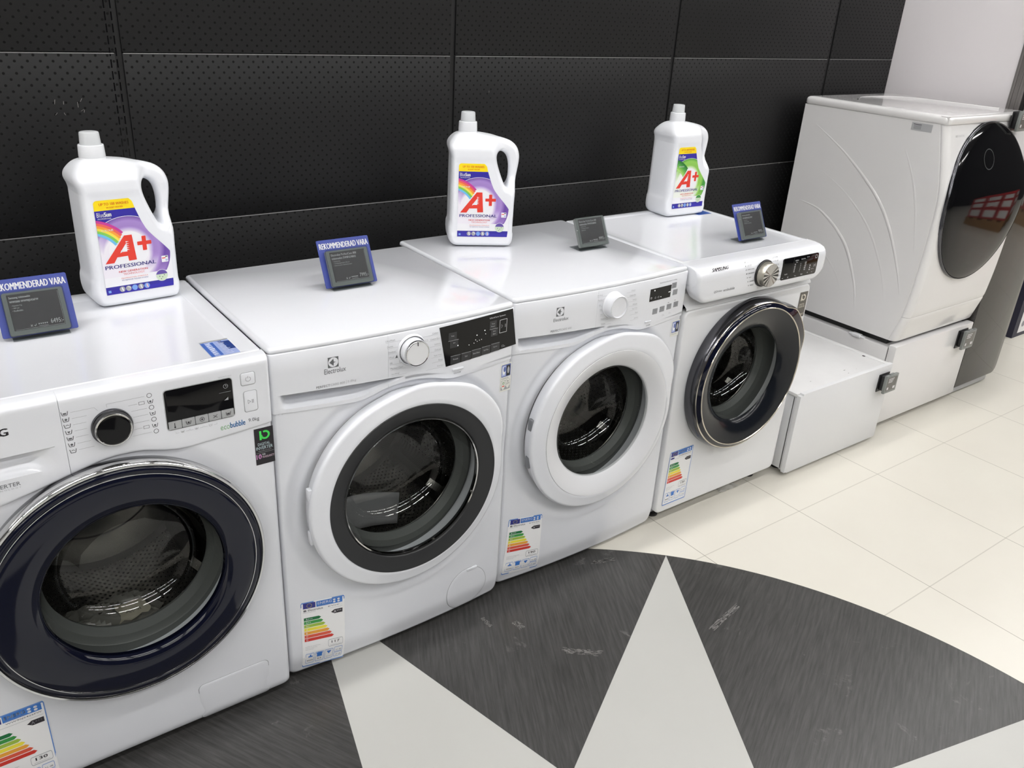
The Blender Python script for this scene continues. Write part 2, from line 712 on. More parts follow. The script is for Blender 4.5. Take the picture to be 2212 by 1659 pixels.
mb = MB()
FL = floor_material()
mb.face([(-6, -7, 0), (9, -7, 0), (9, 1.2, 0), (-6, 1.2, 0)], FL)
fl = mb.build('floor', loc=(0, 0, 0), smooth=0)
fl['kind'] = 'structure'

STAR_C, STAR_R, STAR_Q = (0.177, -1.078), 1.354, 0.549
inl = MB()
STARW = mat('star_white_vinyl', (178, 178, 174), rough=0.34, noise=0.03, nscale=8)
sp = []
for k in range(16):
    a = radians(k * 22.5)
    r = STAR_R if k % 2 == 0 else STAR_Q
    sp.append((STAR_C[0] + r * cos(a), STAR_C[1] + r * sin(a), 0.0006))
inl.face(sp, STARW)
star = inl.build('floor_inlay', loc=(STAR_C[0], STAR_C[1], 0), smooth=0)
star['kind'] = 'structure'
WLOC[star.name] = Vector((STAR_C[0], STAR_C[1], 0))
for k in range(8):
    a0 = radians(k * 45)
    am = a0 + radians(22.5)
    a1 = a0 + radians(45)
    P = [(STAR_C[0] + STAR_R * cos(a0 + (a1 - a0) * i / 24), STAR_C[1] + STAR_R * sin(a0 + (a1 - a0) * i / 24), 0.0006) for i in range(25)]
    P.append((STAR_C[0] + STAR_Q * cos(am), STAR_C[1] + STAR_Q * sin(am), 0.0006))
    s = MB()
    ang = {0: radians(26), 1: radians(62), 2: radians(118), 3: radians(160)}.get(k, am)
    s.face(P, streak_material('dark_brushed_vinyl_%d' % k, ang))
    s.build('dark_sector', star, smooth=0)

# white scrape marks on the dark sectors
SCUFF = mat('scuff', (150, 148, 146), rough=0.6)
FSC = mat('floor_scuff', (122, 120, 118), rough=0.6)
sc = MB()
random.seed(11)
for (u0, v0), (u1, v1), wd in (((1212, 1404), (1292, 1412), .020), ((1275, 1217), (1322, 1208), .018), ((1535, 1362), (1590, 1312), .016), ((1130, 1358), (1112, 1344), .02), ((1040, 1335), (1060, 1352), .012)):
    a = onplane(u0, v0, 2, 0)
    b_ = onplane(u1, v1, 2, 0)
    d = (b_ - a)
    n = Vector((-d.y, d.x, 0)).normalized()
    for i in range(70):
        t = random.random()
        o = random.uniform(-1, 1) * wd / 2
        l = random.uniform(.03, .16)
        p = a + d * t + n * o
        q = p + d * l
        h = n * random.uniform(.0003, .0012)
        sc.face([(p - h).to_tuple()[:2] + (.0011,), (q - h).to_tuple()[:2] + (.0011,), (q + h).to_tuple()[:2] + (.0011,), (p + h).to_tuple()[:2] + (.0011,)], FSC)
sc.build('scuff_marks', star, smooth=0)

# ------------------------------------------------------------------ perforated back wall
SEAM0, JOINT0, WY = -0.0363, 0.9325, 0.709
PEG = dots_mat('black_perforated_steel', (18, 18, 19), (3, 3, 3), 0.5, 0.025, 0.0029, bump=0.25, spec=0.35)
BLK = mat('black_steel', (20, 20, 21), rough=0.45)
EDGE = mat('panel_edge_glint', (150, 150, 150), rough=0.35, metal=0.4)  # pale tone painted in for the lamp glint along the panel tops
mb = MB()
mb.box((-6, WY + .012, 0), (3.127, WY + .06, 3.4), BLK)
wb = mb.build('wall_back', loc=(SEAM0, WY, JOINT0), smooth=0)
wb['kind'] = 'structure'
WLOC[wb.name] = Vector((SEAM0, WY, JOINT0))
for k in range(-2, 4):
    x0 = SEAM0 + .9 * k + .008
    x1 = min(SEAM0 + .9 * (k + 1) - .008, 3.123)
    for j in range(-2, 3):
        z0 = JOINT0 + .4 * j + .0012
        z1 = z0 + .4 - .0024
        p = MB()
        p.box((x0, WY, z0), (x1, WY + .012, z1), PEG, bev=.0015)
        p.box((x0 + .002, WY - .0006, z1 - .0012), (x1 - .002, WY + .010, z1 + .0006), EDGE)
        p.build('perforated_panel', wb, smooth=30)
for k in range(-1, 5):
    x = SEAM0 + .9 * k
    if x > 3.1:
        continue
    u = MB()
    for sx in ((-.0185, -.0005), (-.004, .0045)) if k == 0 else ():
        z = .1
        while z < 2.2:
            u.box((x + sx[0] - .0013, WY + sx[1] if sx[1] > 0 else WY - .0004, z), (x + sx[0] + .0013, WY + .0052, z + .018), BLACKG)
            z += .025
    u.box((x - .0075, WY + .005, 0.02), (x + .0075, WY + .011, 2.4), BLK)
    u.build('slotted_upright', wb, smooth=0)
# paint chips left where tape was pulled off
ch = MB()
for (u0, v0, l, tilt) in ((118, 220, .010, .2), (137, 222, .007, .1), (168, 226, .012, 0), (175, 216, .008, .5), (122, 246, .007, .7), (140, 246, .006, -.4), (178, 238, .008, 1.0), (182, 240, .006, 0.2), (1056, 198, .006, 0), (1354, 277, .006, 0.1), (1350, 128, .004, 0), (1360, 128, .004, 0), (1345, 162, .004, 0)):
    c = onplane(u0, v0, 1, WY)
    dx, dz = sin(tilt) * l / 2, cos(tilt) * l / 2
    ch.face([(c.x - dx - .0004, WY - .0009, c.z - dz), (c.x - dx + .0004, WY - .0009, c.z - dz), (c.x + dx + .0004, WY - .0009, c.z + dz), (c.x + dx - .0004, WY - .0009, c.z + dz)], SCUFF)
ch.build('scratch_marks', wb, smooth=0)

# ------------------------------------------------------------------ white partition at the end of the bay
PARTW = mat('partition_white', (226, 222, 224), rough=0.3)
mb = MB()
mb.box((3.127, .18, 0), (3.147, 1.2, 3.4), PARTW, bev=.001)
wr = mb.build('wall_right', loc=(3.127, .18, 0), smooth=30)
wr['kind'] = 'structure'
WLOC[wr.name] = Vector((3.127, .18, 0))
ALU = mat('brushed_aluminium', (150, 146, 144), rough=0.35, metal=0.7)
mb = MB()
mb.box((3.123, .128, 0), (3.151, .180, 3.2), ALU, bev=.002)
mb.box((3.1195, .168, 0), (3.1235, .180, 3.2), ALU, bev=.001)
mb.box((3.1195, .128, 0), (3.1235, .140, 3.2), ALU, bev=.001)
mb.box((3.1205, .150, 0), (3.1235, .156, 3.2), ALU, bev=.001)
mb.build('edge_profile', wr, smooth=30)

# ------------------------------------------------------------------ rest of the hall (behind and beside the camera)
HALLW = mat('hall_wall', (168, 166, 163), rough=0.7)
HALLD = mat('hall_dark_shelving', (34, 34, 36), rough=0.6)
CEIL = mat('ceiling_grey', (120, 120, 122), rough=0.8)
for nm, p0, p1, mm in (('wall_left', (-6.1, -7, 0), (-6, 1.2, 3.4), HALLW), ('wall_front', (-6, -7.1, 0), (9, -7, 3.4), HALLD),
                       ('wall_far', (9, -7, 0), (9.1, 1.2, 3.4), HALLD), ('ceiling', (-6.1, -7.1, 3.4), (9.1, 1.3, 3.5), CEIL), ('wall_rear', (3.15, 1.2, 0), (9.1, 1.3, 3.4), HALLW)):
    mb = MB()
    mb.box(p0, p1, mm)
    o = mb.build(nm, loc=p0, smooth=0)
    o['kind'] = 'structure'

LAMPM = bpy.data.materials.new('lamp_diffuser')
LAMPM.use_nodes = True
_b = LAMPM.node_tree.nodes['Principled BSDF']
_b.inputs['Base Color'].default_value = (.9, .9, .9, 1)
_b.inputs['Emission Color'].default_value = (1.0, .985, .968, 1)
_b.inputs['Emission Strength'].default_value = LAMP
HOUS = mat('lamp_housing', (220, 220, 220), rough=0.4)
LX = [-4.6, -2.9, -1.2, .5, 2.2, 3.9, 5.6, 7.3]
LY = [-4.4, -2.9, -1.4, .1]
lamp0 = None
for x in LX:
    for y in LY:
        if lamp0 is None:
            lamp0 = thing('ceiling_lamp', (x, y, 3.30), 'long white linear lamp below the grey ceiling', 'lamp', 'linear lamps under the ceiling')
            mb = MB()
            mb.box((x - .72, y - .07, 3.30), (x + .72, y + .07, 3.36), HOUS, bev=.004)
            mb.box((x - .5, y - .005, 3.36), (x - .49, y + .005, 3.40), HOUS)
            mb.box((x + .49, y - .005, 3.36), (x + .5, y + .005, 3.40), HOUS)
            h0 = mb.build('housing', lamp0)
            mb = MB()
            mb.box((x - .70, y - .055, 3.292), (x + .70, y + .055, 3.3), LAMPM)
            d0 = mb.build('diffuser', lamp0, smooth=0)
        else:
            r = lamp0.copy()
            COL.objects.link(r)
            r.location = (x, y, 3.30)
            for c in (h0, d0):
                q = c.copy()
                COL.objects.link(q)
                q.parent = r


# ------------------------------------------------------------------ washing machine builders
DRUM = dots_mat('perforated_drum_steel', (150, 148, 142), (8, 8, 8), 0.25, 0.017, 0.0027, metal=0.9, polar=True, bump=0.4)


def front_panel(root, x0, x1, y0, z0, z1, cx, cz, rh, F, m, er=.008, name='front_panel'):
    """sheet with a round hole, rounded over at its outer edge; F(x, z) = extra depth of the surface"""
    B = []
    for (ax, az), (bx, bz) in zip(*(lambda q: (q, q[1:] + q[:1]))(rrect(x0, z0, x1, z1, .02, 5))):
        L = hypot(bx - ax, bz - az)
        n = max(1, int(L / .006))
        for i in range(n):
            B.append((ax + (bx - ax) * i / n, az + (bz - az) * i / n))
    Hc = []
    for x, z in B:
        l = hypot(x - cx, z - cz)
        Hc.append((cx + (x - cx) / l * rh, cz + (z - cz) / l * rh))
    Bi = inset(B, er)
    rows = []
    rows.append([(x, y0 + F(x, z) + .03, z) for x, z in Hc])
    for t in [0, .015, .05, .09, .13, .17, .21, .25, .29, .33, .37, .41, .45, .49] + [.5 + .0075 * i for i in range(1, 67)] + [1]:
        row = []
        for (hx, hz), (bx, bz) in zip(Hc, Bi):
            # first ring distances are absolute so that the trough round the door is even
            L = hypot(bx - hx, bz - hz)
            d = min(L, t * .16) if t < .5 else None
            if d is None:
                k = (t - .5) / .5
                base = min(L, .08) + (L - min(L, .08)) * k
                d = base
            x = hx + (bx - hx) * d / L
            z = hz + (bz - hz) * d / L
            row.append((x, y0 + F(x, z), z))
        rows.append(row)
    for i, h in ((er * .3, er * .3), (0, er), (0, er + .02)):
        q = inset(B, i) if i else B
        rows.append([(x, y0 + F(x, z) + h, z) for x, z in q])
    mb = MB()
    mb.grid(rows, m, close=True, flip=True)
    return mb.build(name, root, smooth=50)


def cabinet(root, x0, x1, yf, yb, z0, z1, m):
    mb = MB()
    path = [(x0, yf), (x0, yb - .01), (x0 + .003, yb - .003), (x0 + .01, yb), (x1 - .01, yb), (x1 - .003, yb - .003), (x1, yb - .01), (x1, yf)]
    mb.grid([[(x, y, z) for x, y in path] for z in (z0, z1)], m)
    mb.face([(x0 + .002, yf, z0), (x1 - .002, yf, z0), (x1 - .002, yb - .002, z0), (x0 + .002, yb - .002, z0)], m)
    return mb.build('cabinet', root, smooth=40)


def feet(root, x0, x1, y0, y1, zt):
    for x in (x0 + .05, x1 - .05):
        for y in (y0 + .06, y1 - .05):
            mb = MB()
            mb.lathe((x, y, 0), [(0, 0), (.02, 0), (.02, .008), (.01, .01), (.008, zt + .004), (0, zt + .004)], BLACKP, seg=20, axis='Z')
            mb.build('foot', root)


def top_plate(root, x0, x1, yf, yb, zb, zt, m, r=.012, rim=None, bulge=0.0, lip=.006):
    """rounded lid; rim = (left, right, front, back) widths of a raised border round a sunken middle"""
    def loop(i, z):
        pts = rrect(x0 + i, yf + i, x1 - i, yb - i, max(r - i * .5, .002), 4)
        out = []
        for a, b in zip(pts, pts[1:] + pts[:1]):
            n = 12 if abs(b[0] - a[0]) > .2 else 1
            for k in range(n):
                x = a[0] + (b[0] - a[0]) * k / n
                y = a[1] + (b[1] - a[1]) * k / n
                if y < yf + .05 and bulge:
                    u = (x - (x0 + x1) / 2) / ((x1 - x0) / 2)
                    y -= bulge * (1 - u * u)
                out.append((x, y, z))
        return out
    rows = [loop(.001, zb), loop(0, zb + .001), loop(0, zt - lip), loop(lip * .3, zt - lip * .3), loop(lip, zt)]
    mb = MB()
    if rim:
        l, rr_, f, b = rim

        def inner(d, z):
            pts = rrect(x0 + l + d, yf + f + d, x1 - rr_ - d, yb - b - d, .006, 4)
            out = []
            for a, c in zip(pts, pts[1:] + pts[:1]):
                n = 12 if abs(c[0] - a[0]) > .2 else 1
                for k in range(n):
                    out.append((a[0] + (c[0] - a[0]) * k / n, a[1] + (c[1] - a[1]) * k / n, z))
            return out
        rows += [inner(0, zt), inner(.0015, zt - .0012), inner(.003, zt - .0016)]
    mb.loft(rows, m)
    return mb.build('top_plate', root, smooth=50)


def panel_strip(root, name, xs, prof, m, label=None, parent=None, endback=.014):
    """fascia lofted column by column: prof(x) -> [(z, y), ...] of constant length, top to bottom"""
    mb = MB()
    rows = []
    for i, x in enumerate(xs):
        p = prof(x)
        rows.append([(x, y, z) for z, y in p])
    e = .0008
    first = [(xs[0] - e * .4, y + e * 2, z) for x, y, z in rows[0]]
    last = [(xs[-1] + e * .4, y + e * 2, z) for x, y, z in rows[-1]]
    f2 = [(xs[0] - e * .4, y + endback, z) for x, y, z in rows[0]]
    l2 = [(xs[-1] + e * .4, y + endback, z) for x, y, z in rows[-1]]
    mb.grid([f2, first] + rows + [last, l2], m, flip=True)
    return mb.build(name, root, smooth=38)


def drum_set(root, cx, cz, yg, rin, rh=None, depth=.36, yf=0.0):
    """rubber gasket, perforated drum and its paddles behind the door"""
    c = (cx, 0, cz)
    mb = MB()
    mb.lathe(c, [((rh or rin + .02), yf + .028), (rin + .014, yf + .03), (rin + .012, yg + .045), (rin - .002, yg + .050), (rin - .012, yg + .068), (rin - .010, yg + .076)], GREYRIM)
    mb.build('door_gasket', root)
    mb = MB()
    y1 = yg + .074
    mb.lathe(c, [(rin - .008, y1 - .004), (rin - .011, y1 + .001), (rin - .008, y1 + .005)], STEEL)
    mb.lathe(c, [(rin - .008, y1 + .005), (.225, y1 + .022), (.236, y1 + .05), (.236, depth)], DRUM)
    mb.lathe(c, [(.236, depth), (.225, depth + .012), (.16, depth + .016), (.15, depth + .008), (.06, depth + .012), (.05, depth + .004), (0.0005, depth)], STEEL)
    d = mb.build('drum', root, origin=(cx, 0, cz))
    for k in range(3):
        a = radians(200 + 120 * k)
        rows = []
        for i, y in enumerate([y1 + .05, y1 + .06, y1 + .09, depth - .05, depth - .02, depth - .005]):
            hgt = [.0, .03, .055, .055, .03, .0][i]
            row = []
            for s, q in ((-.04, 0), (-.022, hgt * .5), (-.01, hgt), (.01, hgt), (.022, hgt * .5), (.04, 0)):
                rr_ = .237 - q
                row.append((cx + rr_ * cos(a) - s * sin(a), y, cz + rr_ * sin(a) + s * cos(a)))
            rows.append(row)
        p = MB()
        p.grid(rows, STEEL)
        p.build('drum_paddle', d)
    return d


def glass_bowl(door, cx, cz, yg, r, name='door_glass', depth=.12, tilt=.0):
    mb = MB()
    mb.lathe((cx, 0, cz), [(r, yg), (r - .003, yg + .02), (r * .93, yg + depth * .5), (r * .84, yg + depth * .8), (r * .7, yg + depth * .97), (r * .45, yg + depth * 1.04), (r * .2, yg + depth * 1.06), (0.0005, yg + depth * 1.06)], GLASS, seg=128)
    return mb.build(name, door)


def energy_label(root, quad, Yf, kwh, model=None, brand=None, cap='8.0', name='energy_label'):
    """quad: bottom-left, bottom-right, top-right, top-left corners (world x, z)"""
    (ax, az), (bx, bz), (cx_, cz_), (dx_, dz_) = quad

    def P(a, b, l):
        x = (1 - b) * ((1 - a) * ax + a * bx) + b * ((1 - a) * dx_ + a * cx_)
        z = (1 - b) * ((1 - a) * az + a * bz) + b * ((1 - a) * dz_ + a * cz_)
        return (x, Yf(x, z) - .0006 - .0003 * l, z)
    D = Decal(P)
    D.gridrect(0, 0, 1, 1, WPAPER, 0, 6, 12)
    D.frame(.0, .0, 1, 1, .018, ELINE, 1, r=.03)
    D.rect(.05, .905, .33, .985, EUBLUE, 1)
    for k in range(12):
        a = radians(30 * k)
        D.circ(.19 + .055 * cos(a), .945 + .028 * sin(a), .008, EUYEL, 2, n=6, r2=.005)
    D.rect(.35, .905, .95, .985, EBLUE, 1)
    D.text('ENERG', .38, .935, .70, .972, INKW, 2, bold=.03)
    D.text('energia energija', .38, .912, .69, .922, INKL, 2)
    for a in (.76, .86):
        for b in (.930, .962):
            D.circ(a, b, .030, INKW, 2, r2=.013)
    if brand:
        D.text(brand, .16, .862, .50, .890, INKD, 1, bold=.02)
        D.frame(.06, .862, .12, .888, .010, INKD, 1)
    else:
        D.circ(.13, .872, .09, EUBLUE, 1, r2=.016)
    if model:
        D.text(model, .38 if not brand else .62, .868 if not brand else .868, .94, .890 if not brand else .884, INK if brand else INKD, 1)
    D.line([(.05, .845), (.95, .845)], .003, INKL, 1)
    # class arrow
    D.poly([(.68, .785), (.76, .815), (.95, .815), (.95, .755), (.76, .755)], INKD, 1)
    D.text('A', .745, .768, .80, .802, INKW, 2, bold=.03)
    D.text('+++', .81, .784, .92, .800, INKW, 2, bold=.03)
    for k in range(7):
        b1 = .77 - .052 * k
        L = .34 + .048 * k
        D.poly([(.06, b1 - .044), (.06 + L, b1 - .044), (.06 + L + .05, b1 - .022), (.06 + L, b1), (.06, b1)], BARS[k], 1)
        s = ['A+++', 'A++', 'A+', 'A', 'B', 'C', 'D'][k]
        D.texth(s, .10, b1 - .034, .026, INKW, 2, sx=1.7)
    D.frame(.60, .265, .95, .375, .007, INKL, 1, r=.03)
    D.text(kwh, .68, .315, .87, .352, INKD, 2, bold=.03)
    D.text('kWh/annum', .65, .282, .90, .295, INKL, 2)
    for k in range(3):
        D.text('ENERGIA ENERGIJA', .07, .325 - .022 * k, .42 - .08 * k, .336 - .022 * k, INKL, 1)
    for k in range(4):
        x0 = .07 + .225 * k
        if k < 3:
            D.frame(x0, .055, x0 + .20, .225, .007, ELINE, 1, r=.02)
        else:
            D.frame(x0, .145, x0 + .20, .235, .007, ELINE, 1, r=.02)
            D.frame(x0, .055, x0 + .20, .135, .007, ELINE, 1, r=.02)
            D.text('51 dB', x0 + .04, .17, x0 + .17, .19, INK, 2)
            D.text('77 dB', x0 + .04, .08, x0 + .17, .10, INK, 2)
    D.rect(.13, .160, .23, .180, EBLUE, 2)
    D.rect(.165, .175, .195, .205, EBLUE, 2)
    D.text('9999', .10, .09, .24, .115, INKD, 2)
    D.poly([(.335, .14), (.455, .14), (.455, .19), (.48, .205), (.43, .215), (.36, .215), (.31, .205), (.335, .19)], EBLUE, 2)
    D.text(cap, .35, .09, .44, .115, INKD, 2)
    D.poly([(.56, .20), (.68, .20), (.62, .145)], EBLUE, 2)
    D.text('ABCDEF', .55, .09, .69, .105, INKL, 2)
    return D.build(name, root)


def quad_panel(root, name, px, y0, yfn, lift, m, nx=10, nz=4, edge=.0012, corners=None):
    """thin glossy panel following a curved fascia; px = BL, BR, TR, TL in the photograph (read off the plane y0)"""
    g = fr(y0)
    q = corners or [g(*p) for p in px]

    def P(a, b):
        x = (1 - b) * ((1 - a) * q[0][0] + a * q[1][0]) + b * ((1 - a) * q[3][0] + a * q[2][0])
        z = (1 - b) * ((1 - a) * q[0][1] + a * q[1][1]) + b * ((1 - a) * q[3][1] + a * q[2][1])
        return x, z
    rows = []
    for j in range(-1, nz + 2):
        row = []
        for i in range(-1, nx + 2):
            a, b = max(0, min(1, i / nx)), max(0, min(1, j / nz))
            x, z = P(a, b)
            out = i < 0 or i > nx or j < 0 or j > nz
            row.append((x, yfn(x, z) - (0 if out else lift), z))
        rows.append(row)
    mb = MB()
    mb.grid(rows, m)
    return mb.build(name, root, smooth=30)


def lerp_pts(pts, x):
    if x <= pts[0][0]:
        return pts[0][1]
    for (a, b), (c, d) in zip(pts[:-1], pts[1:]):
        if x <= c:
            t = (x - a) / (c - a)
            return b + (d - b) * t
    return pts[-1][1]


def frange(a, b, n):
    return [a + (b - a) * i / n for i in range(n + 1)]


def icon_tub(D, x, z, s, m, k=0):
    D.line([(x - s, z + s * .7), (x - s * .7, z - s * .7), (x + s * .7, z - s * .7), (x + s, z + s * .7)], s * .22, m)
    if k % 4 == 0:
        D.rect(x - s * .5, z - s * .4, x + s * .5, z + s * .2, m)
    elif k % 4 == 1:
        D.circ(x, z, s * .42, m, n=8)
    elif k % 4 == 2:
        D.line([(x - s * .5, z + s * .1), (x, z + s * .4), (x + s * .5, z + s * .1)], s * .2, m)
    else:
        D.poly([(x - s * .5, z + s * .3), (x + s * .5, z + s * .3), (x, z - s * .5)], m)


def knob(root, name, cx, cz, y0, prof, m, seg=64):
    mb = MB()
    mb.lathe((cx, y0, cz), prof, m, seg=seg)
    return mb.build(name, root, smooth=30)


def surf_cover(R, name, out, c, Yf, lift=.0008):
    """a thin cover that follows the front surface, with the shade of its gap painted round it in grey"""
    def sc(k, h):
        return [(c[0] + (x - c[0]) * k, Yf(c[0] + (x - c[0]) * k, c[1] + (z - c[1]) * k) - h, c[1] + (z - c[1]) * k) for x, z in out]
    g = .0012 / max(abs(x - c[0]) for x, z in out)
    mb = MB()
    mb.grid([sc(1 - g, 0.0), sc(1 - g, lift * .7), sc(1 - g * 1.6, lift)] + [sc((1 - g * 1.6) * (1 - t / 8), lift) for t in range(1, 8)] + [sc(.001, lift)], WHITE, close=True, flip=True)
    mb.grid([sc(1, .0002), sc(1 - g * .95, .0002)], GREYB, close=True, flip=True)  # grey ring laid on the surface, painting the shade of the gap
    return mb.build(name, R, smooth=40)


def bmark(D, x, z, r, m):
    w_ = r * .42
    D.rect(x - r, z - r, x - r + w_, z + r, m, 2)
    pts = [(x + r * .15 + r * .78 * cos(radians(a)), z + r * .78 * sin(radians(a))) for a in range(115, -196, -12)]
    D.line(pts, w_, m, 1)


# ================================================================== machine 1: front loader with navy door, first in the row
def machine_navy_door():
    x0, x1, y0, yb = -.602, -.003, -.017, .50
    R = thing('washing_machine', ((x0 + x1) / 2, y0, 0), 'white front loader with wide navy door ring, cut off by the photo edge', 'washing machine', 'front loading washing machines in a row')
    cx, cz = -.307, .452
    cabinet(R, x0, x1, y0 + .02, yb, .012, .83, WHITE)
    feet(R, x0, x1, y0, yb, .012)
    YF = y0 - .0035
    wave = [(-.602, .662), (-.485, .669), (-.42, .684), (-.369, .698), (-.341, .705), (-.315, .711), (-.29, .713), (-.265, .7125), (-.245, .710), (-.21, .700), (-.185, .6955), (-.160, .695), (-.133, .697), (-.06, .7015), (.008, .707)]

    F = lambda x, z: (.05 * smooth01((z - lerp_pts(wave, x) - .006) / .006) * smooth01((-.37 - x) / .02) if z > .64 and x < -.37 else 0) + 0.003 * smooth01((.29 - hypot(x - cx, z - cz)) / .03) + .012 * smooth01((.05 - z) / .05) ** 2
    front_panel(R, x0, x1, y0, .012, .76, cx, cz, .20, F, WHITE, er=.010)
    def prof(recess):
        def f(x):
            zb = lerp_pts(wave, x)
            d = .020 * smooth01((-.385 - x) / .05) if recess else 0
            zt, zl = (.7605, .719) if recess else (.775, .741)
            e = min(x1 - x, x - x0)
            yy = YF + .008 * (1 - sqrt(max(0, 1 - ((.008 - e) / .008) ** 2))) if e < .008 else YF
            return [(.8500, yy + .034), (.8500, yy + .016), (.8488, yy + .008), (.846, yy + .0028), (.841, yy + .0004), (.836, yy), (.80, yy), (zt, yy), (zt - .0008, yy + d * .85), (zt - .004, yy + d),
                    ((zt + zl) / 2, yy + d * .9), (zl + .007, yy + d * .55), (zl, yy), (zb + .02, yy), (zb + .006, yy), (zb + .003, yy + .0006), (zb + .001, yy + .002), (zb, yy + .005), (zb, yy + .012)]
        return f
    xs = frange(x0 + .0005, x0 + .008, 3) + frange(x0 + .02, -.3707, 26)
    panel_strip(R, 'detergent_drawer', xs, prof(True), PLAST)
    xs = frange(-.3699, x1 - .009, 44) + frange(x1 - .008, x1 - .0003, 5)
    panel_strip(R, 'control_panel', xs, prof(False), PLAST)
    top_plate(R, x0, x1, y0 + .0315, yb, .828, .8502, WHITE, rim=(.035, .036, .006, .05), r=.008, lip=.004)

    # --- door
    mb = MB()
    c = (cx, 0, cz)
    mb.lathe(c, [(.2500, -.004), (.2530, -.010), (.2560, -.020), (.2588, -.034)], DCHROME, seg=160)
    mb.lathe(c, [(.2588, -.034), (.2598, -.041), (.2585, -.048), (.2555, -.0525), (.2520, -.0525), (.250, -.049)], CHROME, seg=160)
    door = mb.build('door', R, smooth=50)
    mb = MB()
    mb.lathe(c, [(.2505, -.047), (.2495, -.0515), (.247, -.0535), (.2410, -.0550), (.2378, -.0540)], NAVYG, seg=160)
    rows = []
    for r, y in [(.2355, -.0540), (.233, -.0555), (.222, -.0562), (.205, -.0562), (.190, -.0556), (.180, -.0535), (.172, -.050), (.1675, -.046), (.1655, -.040), (.1645, -.032)]:
        k = max(0, min(1, (.233 - r) / .067))
        rows.append([(cx + .012 * k + r * cos(2 * pi * q / 160), y, cz - .003 * k + r * sin(2 * pi * q / 160)) for q in range(160)])
    mb.grid(rows, NAVYG, close=True)
    mb.build('door_bezel', door, label='dark navy glossy ring around the glass', smooth=50)
    mb = MB()
    mb.lathe(c, [(.2380, -.0530), (.2374, -.0552), (.2362, -.0552), (.2356, -.0530)], CHROME, seg=160)
    mb.build('trim_ring', door)
    glass_bowl(door, cx + .012, cz - .003, -.040, .1655)
    drum_set(R, cx + .012, cz - .003, -.030, .166, rh=.20, depth=.38, yf=y0)

    # --- dial
    mb = MB()
    kc = (-.2935, 0, .7745)
    mb.lathe(kc, [(.0345, YF + .001), (.0350, YF - .003), (.0340, YF - .006), (.0330, YF - .0065)], DCHROME, seg=72)
    mb.lathe(kc, [(.0330, YF - .0065), (.0325, YF - .013), (.0312, YF - .0150)], BLACKP, seg=72)
    dial = mb.build('program_dial', R, smooth=30)
    mb = MB()
    mb.lathe(kc, [(.0312, YF - .0148), (.0305, YF - .0165), (.0285, YF - .0168), (.0275, YF - .0155)], CHROME, seg=72)
    mb.build('dial_ring', dial, smooth=30)
    mb = MB()
    mb.lathe(kc, [(.0276, YF - .0156), (.024, YF - .0160), (0.0003, YF - .0162)], BLACKG, seg=72)
    mb.build('dial_face', dial, smooth=30)

    # --- display and buttons
    g = fr(YF)
    bl, br, tr, tl = g(366, 934), g(509, 893), g(497, 814), g(350, 848)
    ax, bx, az, bz = (bl[0] + tl[0]) / 2, (br[0] + tr[0]) / 2, (bl[1] + br[1]) / 2, (tl[1] + tr[1]) / 2
    mb = MB()
    plate(mb, rrect(ax - .0015, az - .0015, bx + .0015, bz + .0015, .007), YF - .0004, YF + .002, SILVERB, bev=.0004)
    plate(mb, rrect(ax, az, bx, bz, .006), YF - .0012, YF + .001, BLACKG, bev=.0004)
    disp = mb.build('display', R, smooth=30)
    n = 5
    hb = (bz - az) * .215
    for k in range(n):
        mb = MB()
        u0 = ax + .0012 + (bx - ax - .0024) * k / n + .0004
        u1 = ax + .0012 + (bx - ax - .0024) * (k + 1) / n - .0004
        plate(mb, rrect(u0, az + .001, u1, az + hb, .0012), YF - .0022, YF - .001, SILVERB, bev=.0004)
        mb.build('button', disp, smooth=30)
    D = face_decal(YF - .0012)
    for k in range(n):
        u = ax + (bx - ax) * (k + .5) / n
        DD = face_decal(YF - .0022)
    D = face_decal(YF - .0024)
    for k in range(n):
        u = ax + (bx - ax) * (k + .5) / n
        z = az + hb * .52
        if k == 0:
            D.line([(u, z - .004), (u, z + .005)], .0012, INKD)
            D.circ(u, z - .004, .0016, INKD)
        elif k in (1, 4):
            icon_tub(D, u, z, .0045, INKD, k)
        elif k == 2:
            D.ring(u, z, .0045, .0008, INKD)
            D.circ(u, z, .0016, INKD)
        else:
            D.line([(u - .004, z - .003), (u + .004, z + .003)], .0008, INKD)
            D.line([(u - .004, z + .003), (u + .004, z - .003)], .0008, INKD)
    D.ring(bx - .013, bz - .014, .0045, .0007, INKL)
    D.line([(bx - .013, bz - .0105), (bx - .013, bz - .014), (bx - .0105, bz - .014)], .0007, INKL)
    D.line([(bx - .026, bz - .026), (bx - .004, bz - .026)], .0006, INKL)
    D.poly([(bx - .018, bz - .043), (bx - .010, bz - .043), (bx - .010, bz - .037)], INKL)
    D.build('display_symbols', disp)
    for (pts, sym) in (((519, 803, 552, 833), 0), ((526, 842, 557, 890), 1)):
        a = g(pts[0] + 2, pts[3])
        b = g(pts[2] - 2, pts[1])
        mb = MB()
        px0, px1 = min(a[0], b[0]), max(a[0], b[0])
        pz0, pz1 = min(a[1], b[1]), max(a[1], b[1])
        cxm, czm = (px0 + px1) / 2, (pz0 + pz1) / 2
        hw, hh = (.0135, .0125) if sym == 0 else (.0125, .0215)
        if sym == 0:
            cxm, czm = g(535, 818)
        else:
            cxm, czm = g(541.5, 866)
        mb.lathe((0, 0, 0), [], PLAST) if False else None
        plate(mb, rrect(cxm - hw - .0012, czm - hh - .0012, cxm + hw + .0012, czm + hh + .0012, .005), YF - .0001, YF + .002, INKL, bev=.0001)
        plate(mb, rrect(cxm - hw, czm - hh, cxm + hw, czm + hh, .004), YF - .0012, YF + .002, PLAST, bev=.0010)
